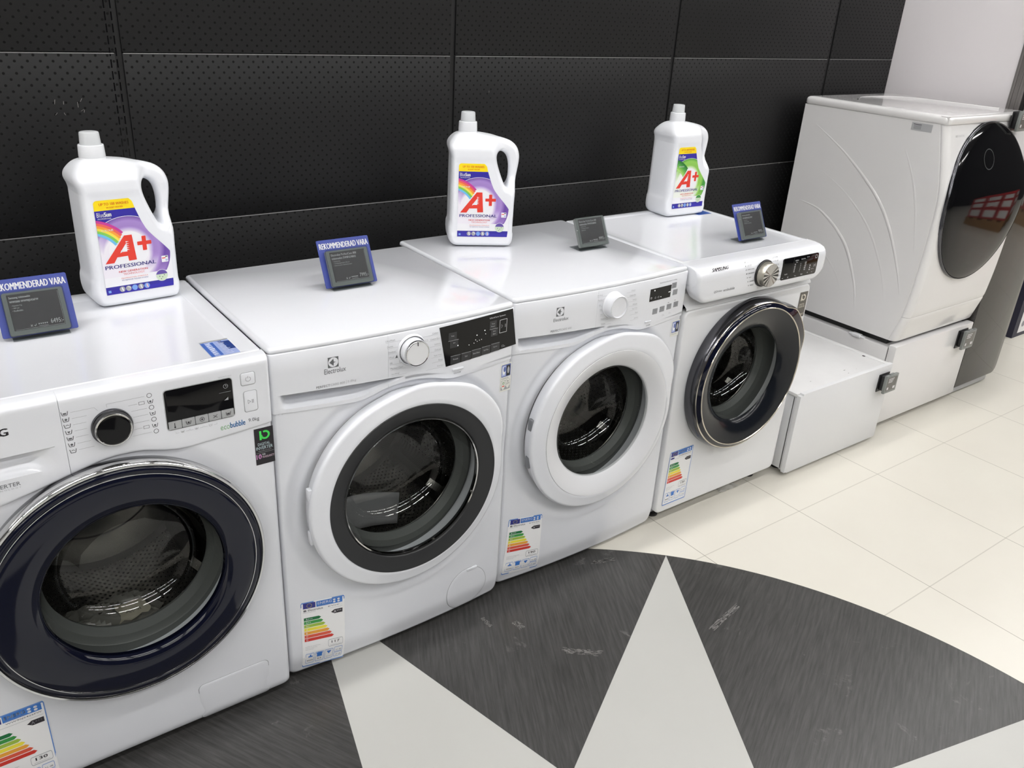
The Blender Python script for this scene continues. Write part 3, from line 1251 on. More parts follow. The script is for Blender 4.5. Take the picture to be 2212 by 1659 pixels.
        btn = mb.build('power_button' if sym == 0 else 'start_button', R, smooth=40)
        D = face_decal(YF - .0014)
        if sym == 0:
            pts_ = [(cxm + .0048 * cos(radians(a)), czm + .0048 * sin(radians(a))) for a in range(120, 421, 20)]
            D.line(pts_, .0007, INK)
            D.line([(cxm, czm + .0015), (cxm, czm + .0062)], .0007, INK)
        else:
            D.loop([(cxm - .006, czm - .0045), (cxm, czm), (cxm - .006, czm + .0045)], .0006, INK)
            D.rect(cxm + .002, czm - .004, cxm + .0028, czm + .004, INK)
            D.rect(cxm + .0042, czm - .004, cxm + .005, czm + .004, INK)
        D.build('button_symbol', btn)

    # --- printing on the fascia
    D = face_decal(YF)
    Lz = [g(139 + 3.2 * k, 893.5 + 13.4 * k) for k in range(7)]
    for k, (x, z) in enumerate(Lz):
        icon_tub(D, x, z, .0052, INK, k)
        ex, ez = -.2935 - .0365 * cos(radians(40 - 14 * k)), .7745 + .036 * sin(radians(48 - 16 * k))
        if k == 0:
            D.line([(x + .009, z), (-.317, z), (-.312, z - .007)], .0005, INKL)
        else:
            D.line([(x + .009, z), (-.333 + .0006 * abs(3 - k) ** 2.2, z)], .0005, INKL)
    Rz = [g(322 + 2.6 * k, 854 + 12.8 * k) for k in range(7)]
    for k, (x, z) in enumerate(Rz):
        if k % 2:
            icon_tub(D, x, z, .0048, INK, k)
        else:
            D.ring(x, z, .0046, .0009, INK, n=12)
        if k == 0:
            D.line([(x - .008, z), (-.297, z), (-.297, z - .006)], .0005, INKL)
        else:
            D.line([(-.257 - .0009 * abs(3.5 - k) ** 2, z), (x - (.022 if k in (1, 5) else .008), z)], .0005, INKL)
        if k in (1, 5):
            D.frame(x - .020, z - .003, x - .010, z + .003, .0006, INK)
    a = g(476, 928)
    b = g(557, 902)
    zz = (a[1] + b[1]) / 2
    D.build('program_legend', R)
    D = face_decal(YF)
    GRN = mat('print_green', (130, 180, 130), rough=.5)
    BLU = mat('print_blue', (60, 140, 205), rough=.5)
    q0, q1, q2 = g(477, 929), g(498, 924), g(530, 915)
    D.text('eco', q0[0], q0[1] - .001, q1[0] - .001, q0[1] + .0075, GRN)
    D.text('bubble', q1[0], q0[1] - .0005, q2[0], q0[1] + .0115, BLU, bold=.02)
    q3, q4 = g(537, 912), g(560, 906)
    D.text('9.0kg', q3[0], q0[1] + .0005, q4[0], q0[1] + .0105, INK)
    q = g(470, 815)
    D.text('*(Hold 3 sec)', q[0], bz + .003, q[0] + .025, bz + .0062, INKL)
    for k, u in enumerate((395, 425, 455)):
        q = g(u, 935 - (u - 395) * .27)
        icon_tub(D, q[0], az - .008, .003, INKL, k)
        D.line([(q[0] - .012, az - .006), (q[0] - .012, az - .009), (q[0] - .006, az - .009)], .0004, INKL)
        D.line([(q[0] + .012, az - .006), (q[0] + .012, az - .009), (q[0] + .006, az - .009)], .0004, INKL)
    D.build('model_lettering', R)
    D = face_decal(YF)
    q = g(16, 932)
    D.text('SAMSUNG', q[0] - .098, q[1] - .0075, q[0], q[1] + .0065, INKD, bold=.06)
    D.build('brand_lettering', R)
    D = face_decal(YF)
    q = g(45, 1046)
    D.text('DIGITAL INVERTER', q[0] - .092, q[1] - .001, q[0], q[1] + .0065, INK)
    D.text('T E C H N O L O G Y', q[0] - .052, q[1] - .006, q[0], q[1] - .0035, INKL)
    D.build('inverter_lettering', R)

    # --- stickers
    g = fr(y0)
    a, b = g(552, 1001), g(598, 915)
    D = face_decal(y0, lift=.0006)
    X0, X1, Z0, Z1 = -.0425, .0 - .0035, .6165, .6985
    D.rect(X0, Z0, X1, Z1, mat('sticker_black', (28, 24, 30), rough=.3))
    NG = mat('neon_green', (70, 220, 90), rough=.35)
    bmark(D, X0 + .0205, Z1 - .0165, .0100, NG)
    D.text('DIGITAL', X0 + .006, Z1 - .039, X1 - .008, Z1 - .033, mat('print_cyan', (190, 210, 215), rough=.5), 1)
    D.text('INVERTER', X0 + .002, Z1 - .048, X1 - .003, Z1 - .041, mat('print_cyan', (190, 210, 215)), 1)
    D.text('TECHNOLOGY', X0 + .006, Z1 - .0525, X1 - .006, Z1 - .0505, INKL, 1)
    D.rect(X0 + .001, Z1 - .0555, X1 - .001, Z1 - .055, INKL, 1)
    PK = mat('print_pink', (225, 160, 215), rough=.5)
    D.text('10', X0 + .0015, Z0 + .013, X0 + .0115, Z0 + .024, PK, 1, bold=.03)
    D.text('YEAR', X0 + .013, Z0 + .020, X0 + .020, Z0 + .024, INKW, 1)
    D.text('WARRANTY', X0 + .013, Z0 + .0135, X1 - .001, Z0 + .0185, mat('print_rose', (215, 190, 205), rough=.5), 1, bold=.02)
    D.build('inverter_sticker', R)
    Z1 = .2535
    energy_label(R, [(-.5985, .03), (-.489, .03), (-.489, Z1 - .02), (-.5985, Z1 - .02)], lambda x, z: y0 + F(x, z), '130', model='WW90J5426FW', cap='9.0')

    # --- filter flap
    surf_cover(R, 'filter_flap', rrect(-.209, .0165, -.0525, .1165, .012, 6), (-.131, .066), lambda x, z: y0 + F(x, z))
    # --- blue leaflet film on the lid
    D = Decal(lambda a, b, l: (a, b, .8490 + .0001 * l))
    nb = mat('leaflet_navy', (40, 62, 125), rough=.3)
    lb = mat('leaflet_light', (150, 165, 210), rough=.3)
    mbl = mat('leaflet_blue', (66, 100, 175), rough=.3)
    D.rect(-.096, .025, -.0385, .105, lb)
    D.rect(-.096, .099, -.0385, .105, SILVERB, 1)
    D.rect(-.0955, .025, -.0885, .098, mbl, 1)
    D.rect(-.078, .027, -.072, .095, mbl, 1)
    D.rect(-.055, .050, -.0395, .093, nb, 1)
    D.rect(-.062, .086, -.055, .097, nb, 1)
    random.seed(7)
    for k in range(22):
        z = .094 - .003 * k
        D.rect(-.087, z, -.087 + random.uniform(.004, .010), z + .0013, WPAPER if k % 3 else mbl, 2)
        D.rect(-.066, z, -.066 + random.uniform(.008, .018), z + .0012, WPAPER if k % 2 else mbl, 2)
    D.build('lid_sticker', R)
    return R


def machine_bowed(xo, y0, cxm, czm, yb, dark, label, off=.008, group='front loading washing machines in a row'):
    """bowed-front machine: its left edge at xo; door centre (cxm, czm)"""
    x0, x1 = xo, xo + .596
    xm = (x0 + x1) / 2
    R = thing('washing_machine', (xm, y0, 0), label, 'washing machine', group)

    def bow(x):
        u = (x - xm) / .298
        return -.014 * (1 - u * u)

    def F(x, z):
        r = hypot(x - cxm, z - czm)
        d = bow(x)
        d += .012 * smooth01((.075 - z) / .075)
        d += .0085 * smooth01((.300 - r) / .030) + .004 * smooth01((.262 - r) / .02)
        if z > .69 and x < x0 + .31:
            d += .075 * smooth01((z - zb(x) - .005) / .006) * smooth01((x0 + .31 - x) / .02)
        return d
    Y = lambda x, z=0: y0 + bow(x) - .003
    ax = cxm
    zb_ = lambda x: max(.700 + .011 * ((x - xm) / .298) ** 2, czm + .003 + sqrt(max(0, .264 ** 2 - (x - ax) ** 2)) if abs(x - ax) < .264 else 0)
    # soften the join of the two curves
    zb = lambda x: sum(zb_(x + d) for d in (-.02, -.01, 0, .01, .02)) / 5
    cabinet(R, x0, x1, y0 + .022, yb, .012, .835, WHITE)
    feet(R, x0, x1, y0, yb, .012)
    front_panel(R, x0, x1, y0, .012, .76, cxm, czm, .205, F, WHITE, er=.008)
    xr = x0 + .255

    def prof(x):
        yy = Y(x)
        d = .040 * smooth01((x - x0 - .014) / .035) * smooth01((x0 + .292 - x) / .040)
        zt = .753 - .011 * (x - x0) / .25
        z0_ = zb(x)
        h = zt - z0_
        e = min(x1 - x, x - x0)
        if e < .006:
            yy += .006 * (1 - sqrt(max(0, 1 - ((.006 - e) / .006) ** 2)))
        return [(.8425, yy + .006), (.8420, yy + .0015), (.8400, yy), (.80, yy), (zt + .014, yy), (zt, yy), (zt + d * .30, yy + d * .45), (zt + d * .18, yy + d * .95), (zt - h * .22, yy + d),
                (zt - h * .50, yy + d * .85), (z0_ + .0135, yy + d * .30), (z0_ + .0105, yy + d * .02), (z0_ + .0018, yy + .0008), (z0_ + .0004, yy + .003), (z0_, yy + .012)]
    panel_strip(R, 'detergent_drawer', frange(x0 + .0003, x0 + .006, 4) + frange(x0 + .012, xr - .0002, 40), prof, PLAST)
    panel_strip(R, 'control_panel', frange(xr + .0002, x1 - .007, 48) + frange(x1 - .006, x1 - .0003, 4), prof, PLAST)
    top_plate(R, x0, x1, y0 - .001, yb, .8432, .8545, PLAST, bulge=.014, r=.01, lip=.006)

    # --- door: round below, drawn out to a grip at its upper right
    outl = []
    N = 240
    GRIP = catmull([(-10, 0), (0, 0), (8, .001), (15, .0065), (22, .0185), (28, .0255), (34, .0290), (44, .0300), (54, .0285), (62, .0215), (72, .0135), (83, .0105), (95, .004), (105, 0), (115, 0)], 6)
    for i in range(N):
        a = 2 * pi * i / N
        deg = math.degrees(a)
        # the grip: a rounded square corner aimed at 38 degrees
        q = lerp_pts(GRIP, deg if deg < 300 else deg - 360)
        w_ = min(1, q / .0295)
        r = .2520 + q
        outl.append((a, r, w_))
    yo = y0 - .040

    def ring(rf, y, c=0):
        row = []
        for a, r, w_ in outl:
            rr_ = rf(r)
            row.append((cxm + off * c + rr_ * cos(a), y, czm + rr_ * sin(a)))
        return row
    RI = .2165
    cxi = cxm + off
    rows = [ring(lambda r: min(r, .2545) - .012, y0 + .006), ring(lambda r: min(r, .2545) - .006, y0 - .004), ring(lambda r: min(r, .2560) - .003, y0 - .016), ring(lambda r: r - .0012, yo + .014, 0), ring(lambda r: r, yo + .0085, 0), ring(lambda r: r - .0006, yo + .0045, 0), ring(lambda r: r - .0030, yo + .0012, 0),
            ring(lambda r: r - .0060, yo - .0002, 0), ring(lambda r: r - .0085, yo - .0006, 0), ring(lambda r: r - .0110, yo - .0009, 0), ring(lambda r: (r - .011) * .66 + RI * .34, yo - .0022, .34), ring(lambda r: (r - .011) * .3 + RI * .7, yo - .0038, .7), ring(lambda r: RI + .002, yo - .0050, 1), ring(lambda r: RI, yo - .0040, 1)]
    mb = MB()
    mb.grid(rows[1:], PLAST, close=True)
    mb.grid(rows[:2], mat('door_gap_shade', (62, 64, 66), rough=.5), close=True)  # dark band painted in for the shade behind the door rim
    door = mb.build('door', R, smooth=50)
    # hinge blocks on the left rim
    for a in (167, 192):
        mb = MB()
        a_ = radians(a)
        px, pz = cxm + .2490 * cos(a_), czm + .2490 * sin(a_)
        mb.box((px - .0055, y0 - .030, pz - .016), (px + .004, y0 - .014, pz + .016), mat('hinge_grey', (120, 122, 126), rough=.35) if not dark else PLAST, bev=.0015)
        mb.build('hinge', door, smooth=30)
    rg = .1765 if dark else .1625
    # inner ring, finely ribbed
    pr = [(RI, yo - .0045), (RI - .0006, yo - .0058)]
    n = 26
    for k in range(n + 1):
        t = k / n
        r = RI - .001 - (RI - .001 - rg - .004) * t
        yy = yo - .0058 + (.010 if dark else .020) * t ** 1.5
        pr.append((r, yy + (.0004 if k % 2 else 0)))
    pr += [(rg + .001, yo + (.010 if dark else .020)), (rg, yo + .022)]
    mb = MB()
    mb.lathe((cxi, 0, czm), pr, mat('charcoal_ribbed', (38, 39, 41), rough=.38) if dark else mat('pale_ribbed', (222, 223, 226), rough=.33), seg=160)
    mb.build('door_bezel', door, label='matt charcoal ribbed ring around the glass' if dark else None, smooth=60)
    if dark:
        mb = MB()
        mb.lathe((cxi, 0, czm), [(rg + .001, yo + .008), (rg - .001, yo + .0045), (rg - .0035, yo + .006), (rg - .0045, yo + .012)], CHROME, seg=160)
        mb.build('trim_ring', door)
        rg -= .004
    glass_bowl(door, cxi, czm, yo + .014, rg, depth=.13)
    drum_set(R, cxi, czm, yo + .014, rg, rh=.205, depth=min(.39, yb - .08), yf=y0)
    return R, Y, F, door


# ================================================================== machine 2: charcoal ring door and black touch panel
def machine_charcoal():
    y0 = 0.0
    R, Y, F, door = machine_bowed(.002, y0, .307, .457, .52, True, 'white front loader with a charcoal ring around its glass and a black touch panel')
    g = fr(y0 - .008)
    pan = quad_panel(R, 'touch_panel', [(958, 789), (1116, 744), (1109, 667), (944, 705)], y0 - .006, lambda x, z: Y(x), .0009, BLACKG, nx=12)
    D = face_decal(lambda x, z: Y(x) - .0009, lift=.0003)

    def tb(s, u0, v0, u1, v1, m, bold=0.0, DD=None):
        a, b = g(u0, v0), g(u1, v1)
        (DD or D).text(s, a[0], a[1], b[0], b[1], m, 1, bold)
    z7 = lambda x, y: (940 + x / 11.64, 660 + y / 11.64)
    q = lambda x, y: g(*z7(x, y))
    TB = mat('touch_key', (44, 45, 48), rough=.2)
    for (x, y, wd, hh, s) in ((395, 745, .022, .019, 'Temp.'), (430, 940, .022, .018, 'Spin'), (1450, 480, .020, .020, 'Time'), (1480, 670, .020, .018, 'Delay')):
        c = q(x, y)
        D.rect(c[0] - wd / 2, c[1] - hh / 2, c[0] + wd / 2, c[1] + hh / 2, TB)
        D.texth(s, c[0], c[1] + (.001 if len(s) < 5 or s == 'Delay' else -.0015), .0038, INKL, 1, align='c', sx=.85)
        if s == 'Time':
            D.texth('Manager', c[0], c[1] - .0055, .0036, INKL, 1, align='c', sx=.85)
        if s == 'Delay':
            D.texth('Start', c[0], c[1] - .005, .0036, INKL, 1, align='c', sx=.85)
    for (a, b) in (((280, 878), (548, 815)), ((1355, 608), (1578, 552))):
        a, b = q(*a), q(*b)
        zz = (a[1] + b[1]) / 2
        D.rect(a[0], zz - .0004, b[0], zz + .0004, INKL, 1)
    names = ['Prewash', 'Stain', 'Extra Rinse', 'Soft Plus', 'Easy Iron']
    edges = [(340, 1258, 600, 1190), (620, 1192, 872, 1122), (890, 1118, 1132, 1050), (1148, 1048, 1380, 982), (1398, 978, 1622, 912)]
    for s, e in zip(names, edges):
        a, b = q(e[0], e[1]), q(e[2], e[3])
        zz = .7525
        zz = (a[1] + b[1]) / 2
        D.rect(a[0], zz - .020, b[0], zz - .001, TB)
        D.rect(a[0], zz - .0005, b[0], zz + .0004, INKL, 1)
        D.texth(s, (a[0] + b[0]) / 2, zz - .0105, .0038, INKL, 1, align='c', sx=.75)
    a, b = q(1360, 340), q(1780, 215)
    D.text('UltraCare System', a[0], (a[1] + b[1]) / 2 - .0028, b[0], (a[1] + b[1]) / 2 + .0022, INKW, 1, bold=.015)
    a, b = q(1640, 720), q(1800, 300)
    x_a, x_b = q(1620, 540)[0], q(1815, 490)[0]
    zc = q(1715, 512)[1]
    D.frame(x_a, zc - .0165, x_b, zc + .0165, .0009, INKW, 1, r=.001)
    D.loop([(x_a + .005, zc - .005), (x_a + .010, zc), (x_a + .005, zc + .005)], .0006, INKL, 1)
    D.rect(x_b - .006, zc - .004, x_b - .0053, zc + .004, INKL, 1)
    D.rect(x_b - .004, zc - .004, x_b - .0033, zc + .004, INKL, 1)
    LED = mat('led_white', (235, 235, 235), rough=.3, emit=((255, 255, 255), 1.5))
    for (x, y, r) in ((1230, 612, .0012), (1250, 700, .0008), (1023, 728, .0011), (528, 975, .0012), (988, 848, .0008), (1145, 835, .0008), (945, 925, .0007), (815, 968, .0008), (1088, 855, .0006), (1028, 882, .0006)):
        c = q(x, y)
        D.circ(c[0], c[1], r, LED, 1, n=8)
    c = q(1700, 1022)
    D.frame(c[0] - .003, c[1] - .002, c[0] + .003, c[1] + .003, .0007, INKL, 1)
    D.texth('3s', c[0] + .004, c[1] - .002, .003, INKL, 1)
    D.build('panel_symbols', pan)

    # knob
    kc = (.3135, 0, .7985)
    yy = Y(.3135)
    mb = MB()
    mb.lathe(kc, [(.036, yy + .0005), (.0345, yy - .004), (.0325, yy - .006)], PLAST, seg=72)
    mb.lathe(kc, [(.0300, yy - .005), (.0290, yy - .022), (.0285, yy - .026)], PLAST, seg=72)
    kn = mb.build('program_dial', R, smooth=35)
    mb = MB()
    mb.lathe(kc, [(.0292, yy - .022), (.0290, yy - .0265), (.0278, yy - .0285), (.0262, yy - .0280)], CHROME, seg=72)
    mb.build('dial_ring', kn, smooth=35)
    mb = MB()
    mb.lathe(kc, [(.0263, yy - .0279), (.0258, yy - .0272), (0.0003, yy - .0268)], MATTE_W, seg=72)
    mb.box((kc[0] - .0006, yy - .0290, kc[2] + .018), (kc[0] + .0006, yy - .0266, kc[2] + .0275), INKD)
    mb.build('dial_face', kn, smooth=35)

    D = face_decal(lambda x, z: Y(x))
    # brand mark: square with two curved blades
    c = g(717.5, 780.5)

    def emblem(D, x, z, s):
        D.rect(x - s, z - s, x + s, z + s, INK)
        D.circ(x, z, s * .93, PLAST, 1, n=32)
        D.poly([(x - s * .05, z + s * .62), (x - s * .05, z - s * .62), (x - s * .75, z)], INK, 2)
        D.poly([(x + s * .02, z + s * .95), (x + s * .02, z - s * .95), (x - s * .08, z - s * .3), (x - s * .08, z + s * .3)], INK, 2)
        D.poly([(x + s * .02, z + s * .75), (x + s * .10, z + s * .1), (x + s * .55, z), (x + s * .10, z - s * .1), (x + s * .02, z - s * .75)], INK, 2)
    emblem(D, c[0], c[1], .0115)
    tb('Electrolux', 699, 808, 744, 787.5, INK, DD=D)
    a, b = g(682, 835.5), g(766, 819)
    zz = (a[1] + b[1]) / 2
    D.text('PERFECT', a[0], zz - .0025, a[0] + (b[0] - a[0]) * .34, zz + .0025, INK, 1)
    D.text('CARE 800', a[0] + (b[0] - a[0]) * .35, zz - .0025, a[0] + (b[0] - a[0]) * .71, zz + .0025, INKL, 1)
    D.rect(a[0] + (b[0] - a[0]) * .745, zz - .0045, a[0] + (b[0] - a[0]) * .75, zz + .0045, INKL, 1)
    D.text('1-8kg', a[0] + (b[0] - a[0]) * .79, zz - .0035, b[0], zz + .003, INKL, 1)
    D.build('brand_lettering', R)
    D = face_decal(lambda x, z: Y(x))
    zz3 = lambda x, y: g(560 + x / 3.687, 640 + y / 3.687)
    left = [('UltraWash', 990, 358), ('Denim', 1003, 403), ('Outdoor', 1010, 446), ('Wool', 1017, 488), ('Silk', 1023, 532), ('Machine Clean', 1030, 575), ('Anti-Allergy', 1037, 620)]
    for k, (s, x, y) in enumerate(left):
        p = zz3(x, y)
        D.texth(s, p[0], p[1], .0042, INKL, align='l', sx=.85)
        D.line([(p[0], p[1] - .0018), (p[0] + (.036 if k not in (0, 6) else .038), p[1] - .0018)], .0004, INKL)
        if k in (2, 3, 4):
            D.ring(p[0] + .026, p[1] + .002, .0035, .0006, INKL, n=10)
        if k == 3:
            D.poly([(p[0] + .015, p[1] - .001), (p[0] + .022, p[1] - .001), (p[0] + .0185, p[1] + .006)], INK)
    right = [('Cotton', 1408, 285), ('Cotton Eco', 1420, 328), ('Synthetics', 1427, 372), ('Delicate', 1434, 414), ('Rapid 14 min.', 1440, 458), ('Rinse', 1445, 497), ('Drain/Spin', 1450, 543)]
    for k, (s, x, y) in enumerate(right):
        p = zz3(x, y)
        D.texth(s, p[0], p[1], .0042, INKL, align='r', sx=.85)
        D.line([(p[0] - (.045 if k in (0, 6) else .028), p[1] - .0018), (p[0], p[1] - .0018)], .0004, INKL)
        if k == 1:
            D.loop([(p[0] - .036, p[1]), (p[0] - .030, p[1]), (p[0] - .030, p[1] + .004), (p[0] - .036, p[1] + .004), (p[0] - .038, p[1] + .002)], .0005, INKL)
    p = zz3(1535, 612)
    tb('On/Off', 976.5, 806, 992.5, 799.5, INK, DD=D)
    D.build('program_legend', R)
    a, b = g(972.5, 797), g(997, 790)
    mb = MB()
    zc = (a[1] + b[1]) / 2
    mb.box((a[0], Y(.43) - .0045, zc - .0022), (b[0], Y(.43) + .004, zc + .0022), PLAST, bev=.0015)
    mb.build('power_button', R, smooth=40)
    Yf = lambda x, z: y0 + F(x, z)
    wool_sticker(R, .5685, .6065 - .009, .6335, .7000, Yf, True)
    energy_label(R, [(.0325, .028), (.1365, .012), (.1405, .2085), (.0355, .2235)], Yf, '117', model='EWF..', brand='Electrolux', cap='8.0')
    # round filter cover with its finger tab
    filter_cover(R, .4885, .077, .064, Yf)
    # control-panel lid seam print: none
    return R


def filter_cover(R, cx, cz, r, Yf):
    n = 56
    out = [(cx + r * cos(2 * pi * i / n), max(.018, cz + r * 1.02 * sin(2 * pi * i / n))) for i in range(n)]
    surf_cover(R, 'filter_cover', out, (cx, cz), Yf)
    mb = MB()
    mb.box((cx - .002, Yf(cx, cz + r) - .0022, cz + r * .86), (cx + .030, Yf(cx, cz + r) + .004, cz + r * .98), WHITE, bev=.001)
    mb.build('cover_tab', R, smooth=40)


def wool_sticker(R, x0, x1, z0, z1, Yf, both):
    D = face_decal(Yf, lift=.0006)
    SB = mat('sticker_blue', (96, 112, 170), rough=.4)
    SBL = mat('sticker_pale_blue', (180, 190, 225), rough=.4)
    CRM = mat('sticker_cream', (222, 222, 214), rough=.5)
    W = x1 - x0
    D.rect(x0 - .003, z0 - .004, x1 + .002, z1 + .003, CRM)
    zt = z1 - (z1 - z0) * (.48 if both else .82)
    D.rr(x0, zt, x1, z1, .002, SB, 1)
    D.rect(x0 + .0015, zt + .0025, x0 + W * .47, z1 - .0025, SBL, 2)
    D.circ(x0 + W * .27, (zt + z1) / 2 + .001, W * .17, WPAPER, 3, r2=.011)
    D.circ(x0 + W * .33, (zt + z1) / 2 + .004, W * .13, SB, 4, r2=.007)
    D.rect(x0 + W * .54, zt + .0015, x1 - W * .07, z1 - .003, BLACKP, 2)
    D.circ(x0 + W * .74, (zt + z1) / 2, W * .12, SILVERB, 3, r2=.009)
    D.poly([(x0 + W * .62, (zt + z1) / 2), (x0 + W * .86, (zt + z1) / 2), (x0 + W * .74, z1 - .005)], SILVERB, 3)
    D.text('WOOLMARK APPAREL CARE', x0 + .001, zt - .0055, x0 + W * .75, zt - .003, INK, 1)
    if both:
        zm = zt - .011
        D.rect(x0, zm, x1, zm + .001, INKL, 1)
        D.rect(x0, z0, x1, z0 + .009, INKL, 1)
        D.circ(x0 + W * .25, z0 + .014, W * .22, CRM, 2, r2=.0135)
        D.ring(x0 + W * .25, z0 + .014, W * .22, .0005, INKL, 3, r2=.0135)
        D.circ(x0 + W * .75, z0 + .016, W * .22, CRM, 2, r2=.0135)
        D.ring(x0 + W * .75, z0 + .016, W * .22, .0005, INKL, 3, r2=.0135)
        D.ring(x0 + W * .27, z0 + .018, .0035, .0012, mat('print_green2', (80, 140, 70), rough=.5), 4, n=6)
        D.rect(x0 + W * .14, z0 + .009, x0 + W * .38, z0 + .0115, RED, 4)
        D.circ(x0 + W * .75, z0 + .021, .0016, INK, 4)
        D.text('gene', x0 + W * .62, z0 + .012, x0 + W * .9, z0 + .017, INK, 4)
    D.build('wool_care_sticker', R)


# ================================================================== machine 3: all white door
def machine_white():
    y0 = .018
    R, Y, F, door = machine_bowed(.608, y0, .9145, .457, .57, False, 'front loader with all white ribbed door ring, beside the smoky ringed machine', off=.010)
    g = fr(y0 - .008)
    z5 = lambda x, y: g(1080 + x / 5.027, 560 + y / 5.027)
    Yp = lambda x, z: Y(x)
    # display
    a, b = z5(1618, 465), z5(1850, 265)
    x_0, x_1 = z5(1612, 395)[0], z5(1853, 335)[0]
    zc = (z5(1610, 322)[1] + z5(1858, 410)[1]) / 2
    zc = z5(1733, 365)[1]
    hh = .0175
    pan = quad_panel(R, 'display', None, y0, Yp, .0008, BLACKG, nx=6, corners=[(x_0, zc - hh), (x_1, zc - hh), (x_1, zc + hh), (x_0, zc + hh)])
    D = face_decal(lambda x, z: Y(x) - .0008, lift=.0003)
    LED = MATS['led_white']
    D.circ(x_0 + .016, zc + .012, .0016, LED, 1, n=8)
    D.circ(x_1 - .008, zc - .002, .0012, LED, 1, n=8)
    D.circ(x_1 - .004, zc - .0015, .0012, LED, 1, n=8)
    D.frame(x_0 + .003, zc - .010, x_0 + .008, zc - .005, .0006, INKW, 1)
    D.ring(x_0 + .022, zc - .009, .0028, .0007, INKL, 1, n=10)
    D.ring(x_0 + .034, zc - .009, .0028, .0007, INKL, 1, n=10)
    D.circ(x_0 + .044, zc - .010, .001, LED, 1, n=8)
    D.build('display_symbols', pan)
    # grey keys
    keys = [(1893, 282, .0185, .0155), (1903, 356, .0185, .0155)] + [(1670 + 81 * k, 560 - 24 * k, .0185, .0155) for k in range(4)]
    for k, (x, y, wd, hh_) in enumerate(keys):
        c = z5(x, y)
        b_ = quad_panel(R, 'button', None, y0, Yp, .0008, GREYB, nx=2, nz=2, corners=[(c[0] - wd / 2, c[1] - hh_ / 2), (c[0] + wd / 2, c[1] - hh_ / 2), (c[0] + wd / 2, c[1] + hh_ / 2), (c[0] - wd / 2, c[1] + hh_ / 2)])
        D = face_decal(lambda x, z: Y(x) - .0008, lift=.0003)
        s = [('Time', 'Save'), ('Delay', 'Start'), ('Temp.',), ('Spin',), ('Options',), ('',)][k]
        for i, t in enumerate(s):
            if t:
                D.texth(t, c[0], c[1] + .001 - .005 * i, .0028, INK, 1, align='c')
        if k == 5:
            D.loop([(c[0] - .004, c[1] - .004), (c[0] + .001, c[1]), (c[0] - .004, c[1] + .004)], .0006, INK, 1)
            D.rect(c[0] + .003, c[1] - .004, c[0] + .0037, c[1] + .004, INK, 1)
        D.build('button_print', b_)
    # dial
    kc = (.9145, 0, .7965)
    yy = Y(.9145)
    mb = MB()
    mb.lathe(kc, [(.0355, yy + .001), (.0348, yy - .003), (.0325, yy - .005), (.0318, yy - .022), (.0305, yy - .0262), (.0285, yy - .0275), (.0265, yy - .0262), (.0255, yy - .0245), (0.0003, yy - .0235)], PLAST, seg=72)
    mb.build('program_dial', R, smooth=35)
    D = face_decal(lambda x, z: Y(x))
    c = z5(641, 563)
    s = .0115
    x, z = c
    D.rect(x - s, z - s, x + s, z + s, INK)
    D.circ(x, z, s * .93, PLAST, 1, n=32)
    D.poly([(x - s * .05, z + s * .62), (x - s * .05, z - s * .62), (x - s * .75, z)], INK, 2)
    D.poly([(x + s * .02, z + s * .95), (x + s * .02, z - s * .95), (x - s * .08, z - s * .3), (x - s * .08, z + s * .3)], INK, 2)
    D.poly([(x + s * .02, z + s * .75), (x + s * .10, z + s * .1), (x + s * .55, z), (x + s * .10, z - s * .1), (x + s * .02, z - s * .75)], INK, 2)
    a, b = z5(568, 678), z5(727, 614)
    D.text('Electrolux', a[0], a[1], b[0], b[1] + .001, INK, 1)
    a, b = z5(540, 782), z5(757, 733)
    zz = (a[1] + b[1]) / 2
    D.text('PERFECT', a[0], zz - .0028, a[0] + (b[0] - a[0]) * .47, zz + .0028, INK, 1)
    D.text('CARE 600', a[0] + (b[0] - a[0]) * .49, zz - .0028, b[0], zz + .0028, INKL, 1)
    D.build('brand_lettering', R)
    D = face_decal(lambda x, z: Y(x))
    left = [('Anti-Allergy', 1030, 398), ('Machine Clean', 1040, 448), ('Silk', 1048, 500), ('Wool', 1056, 550), ('Sport', 1062, 602), ('Outdoor', 1066, 650), ('Denim', 1072, 702)]
    for k, (s, x, y) in enumerate(left):
        p = z5(x, y)
        D.texth(s, p[0], p[1], .0042, INKL, sx=.85)
        D.line([(p[0], p[1] - .0018), (p[0] + .034, p[1] - .0018)], .0004, INKL)
        if k in (2, 3, 5):
            D.ring(p[0] + .022, p[1] + .002, .0034, .0006, INKL, n=10)
    right = [('Cotton', 1445, 330), ('Cotton Eco', 1452, 380), ('Synthetics', 1460, 430), ('Delicate', 1466, 478), ('Rapid 14 min.', 1470, 525), ('Rinse', 1474, 570), ('Spin/Drain', 1477, 628)]
    for k, (s, x, y) in enumerate(right):
        p = z5(x, y)
        D.texth(s, p[0], p[1], .0042, INKL, align='r', sx=.8)
        D.line([(p[0] - .030, p[1] - .0018), (p[0], p[1] - .0018)], .0004, INKL)
    a, b = z5(1725, 262), z5(1925, 212)
    zz = (a[1] + b[1]) / 2
    D.text('SensiCareSystem 1-10kg', a[0], zz - .002, b[0], zz + .002, INK, 1)
    for x in (1826, 1902):
        p = z5(x, 468 if x < 1850 else 444)
        D.rect(p[0] - .003, p[1] - .0006, p[0] + .003, p[1] + .0006, INKD, 1)
    for x, y in ((1760, 604), (1838, 580)):
        p = z5(x, y)
        D.frame(p[0] - .003, p[1] - .002, p[0] + .002, p[1] + .0025, .0005, INKL, 1)
        D.texth('3s', p[0] + .003, p[1] - .002, .0025, INKL, 1)
    a, b = z5(1563, 716), z5(1618, 696)
    D.texth('On/Off', z5(1590, 712)[0], z5(1590, 716)[1], .0038, INK, 1, align='c')
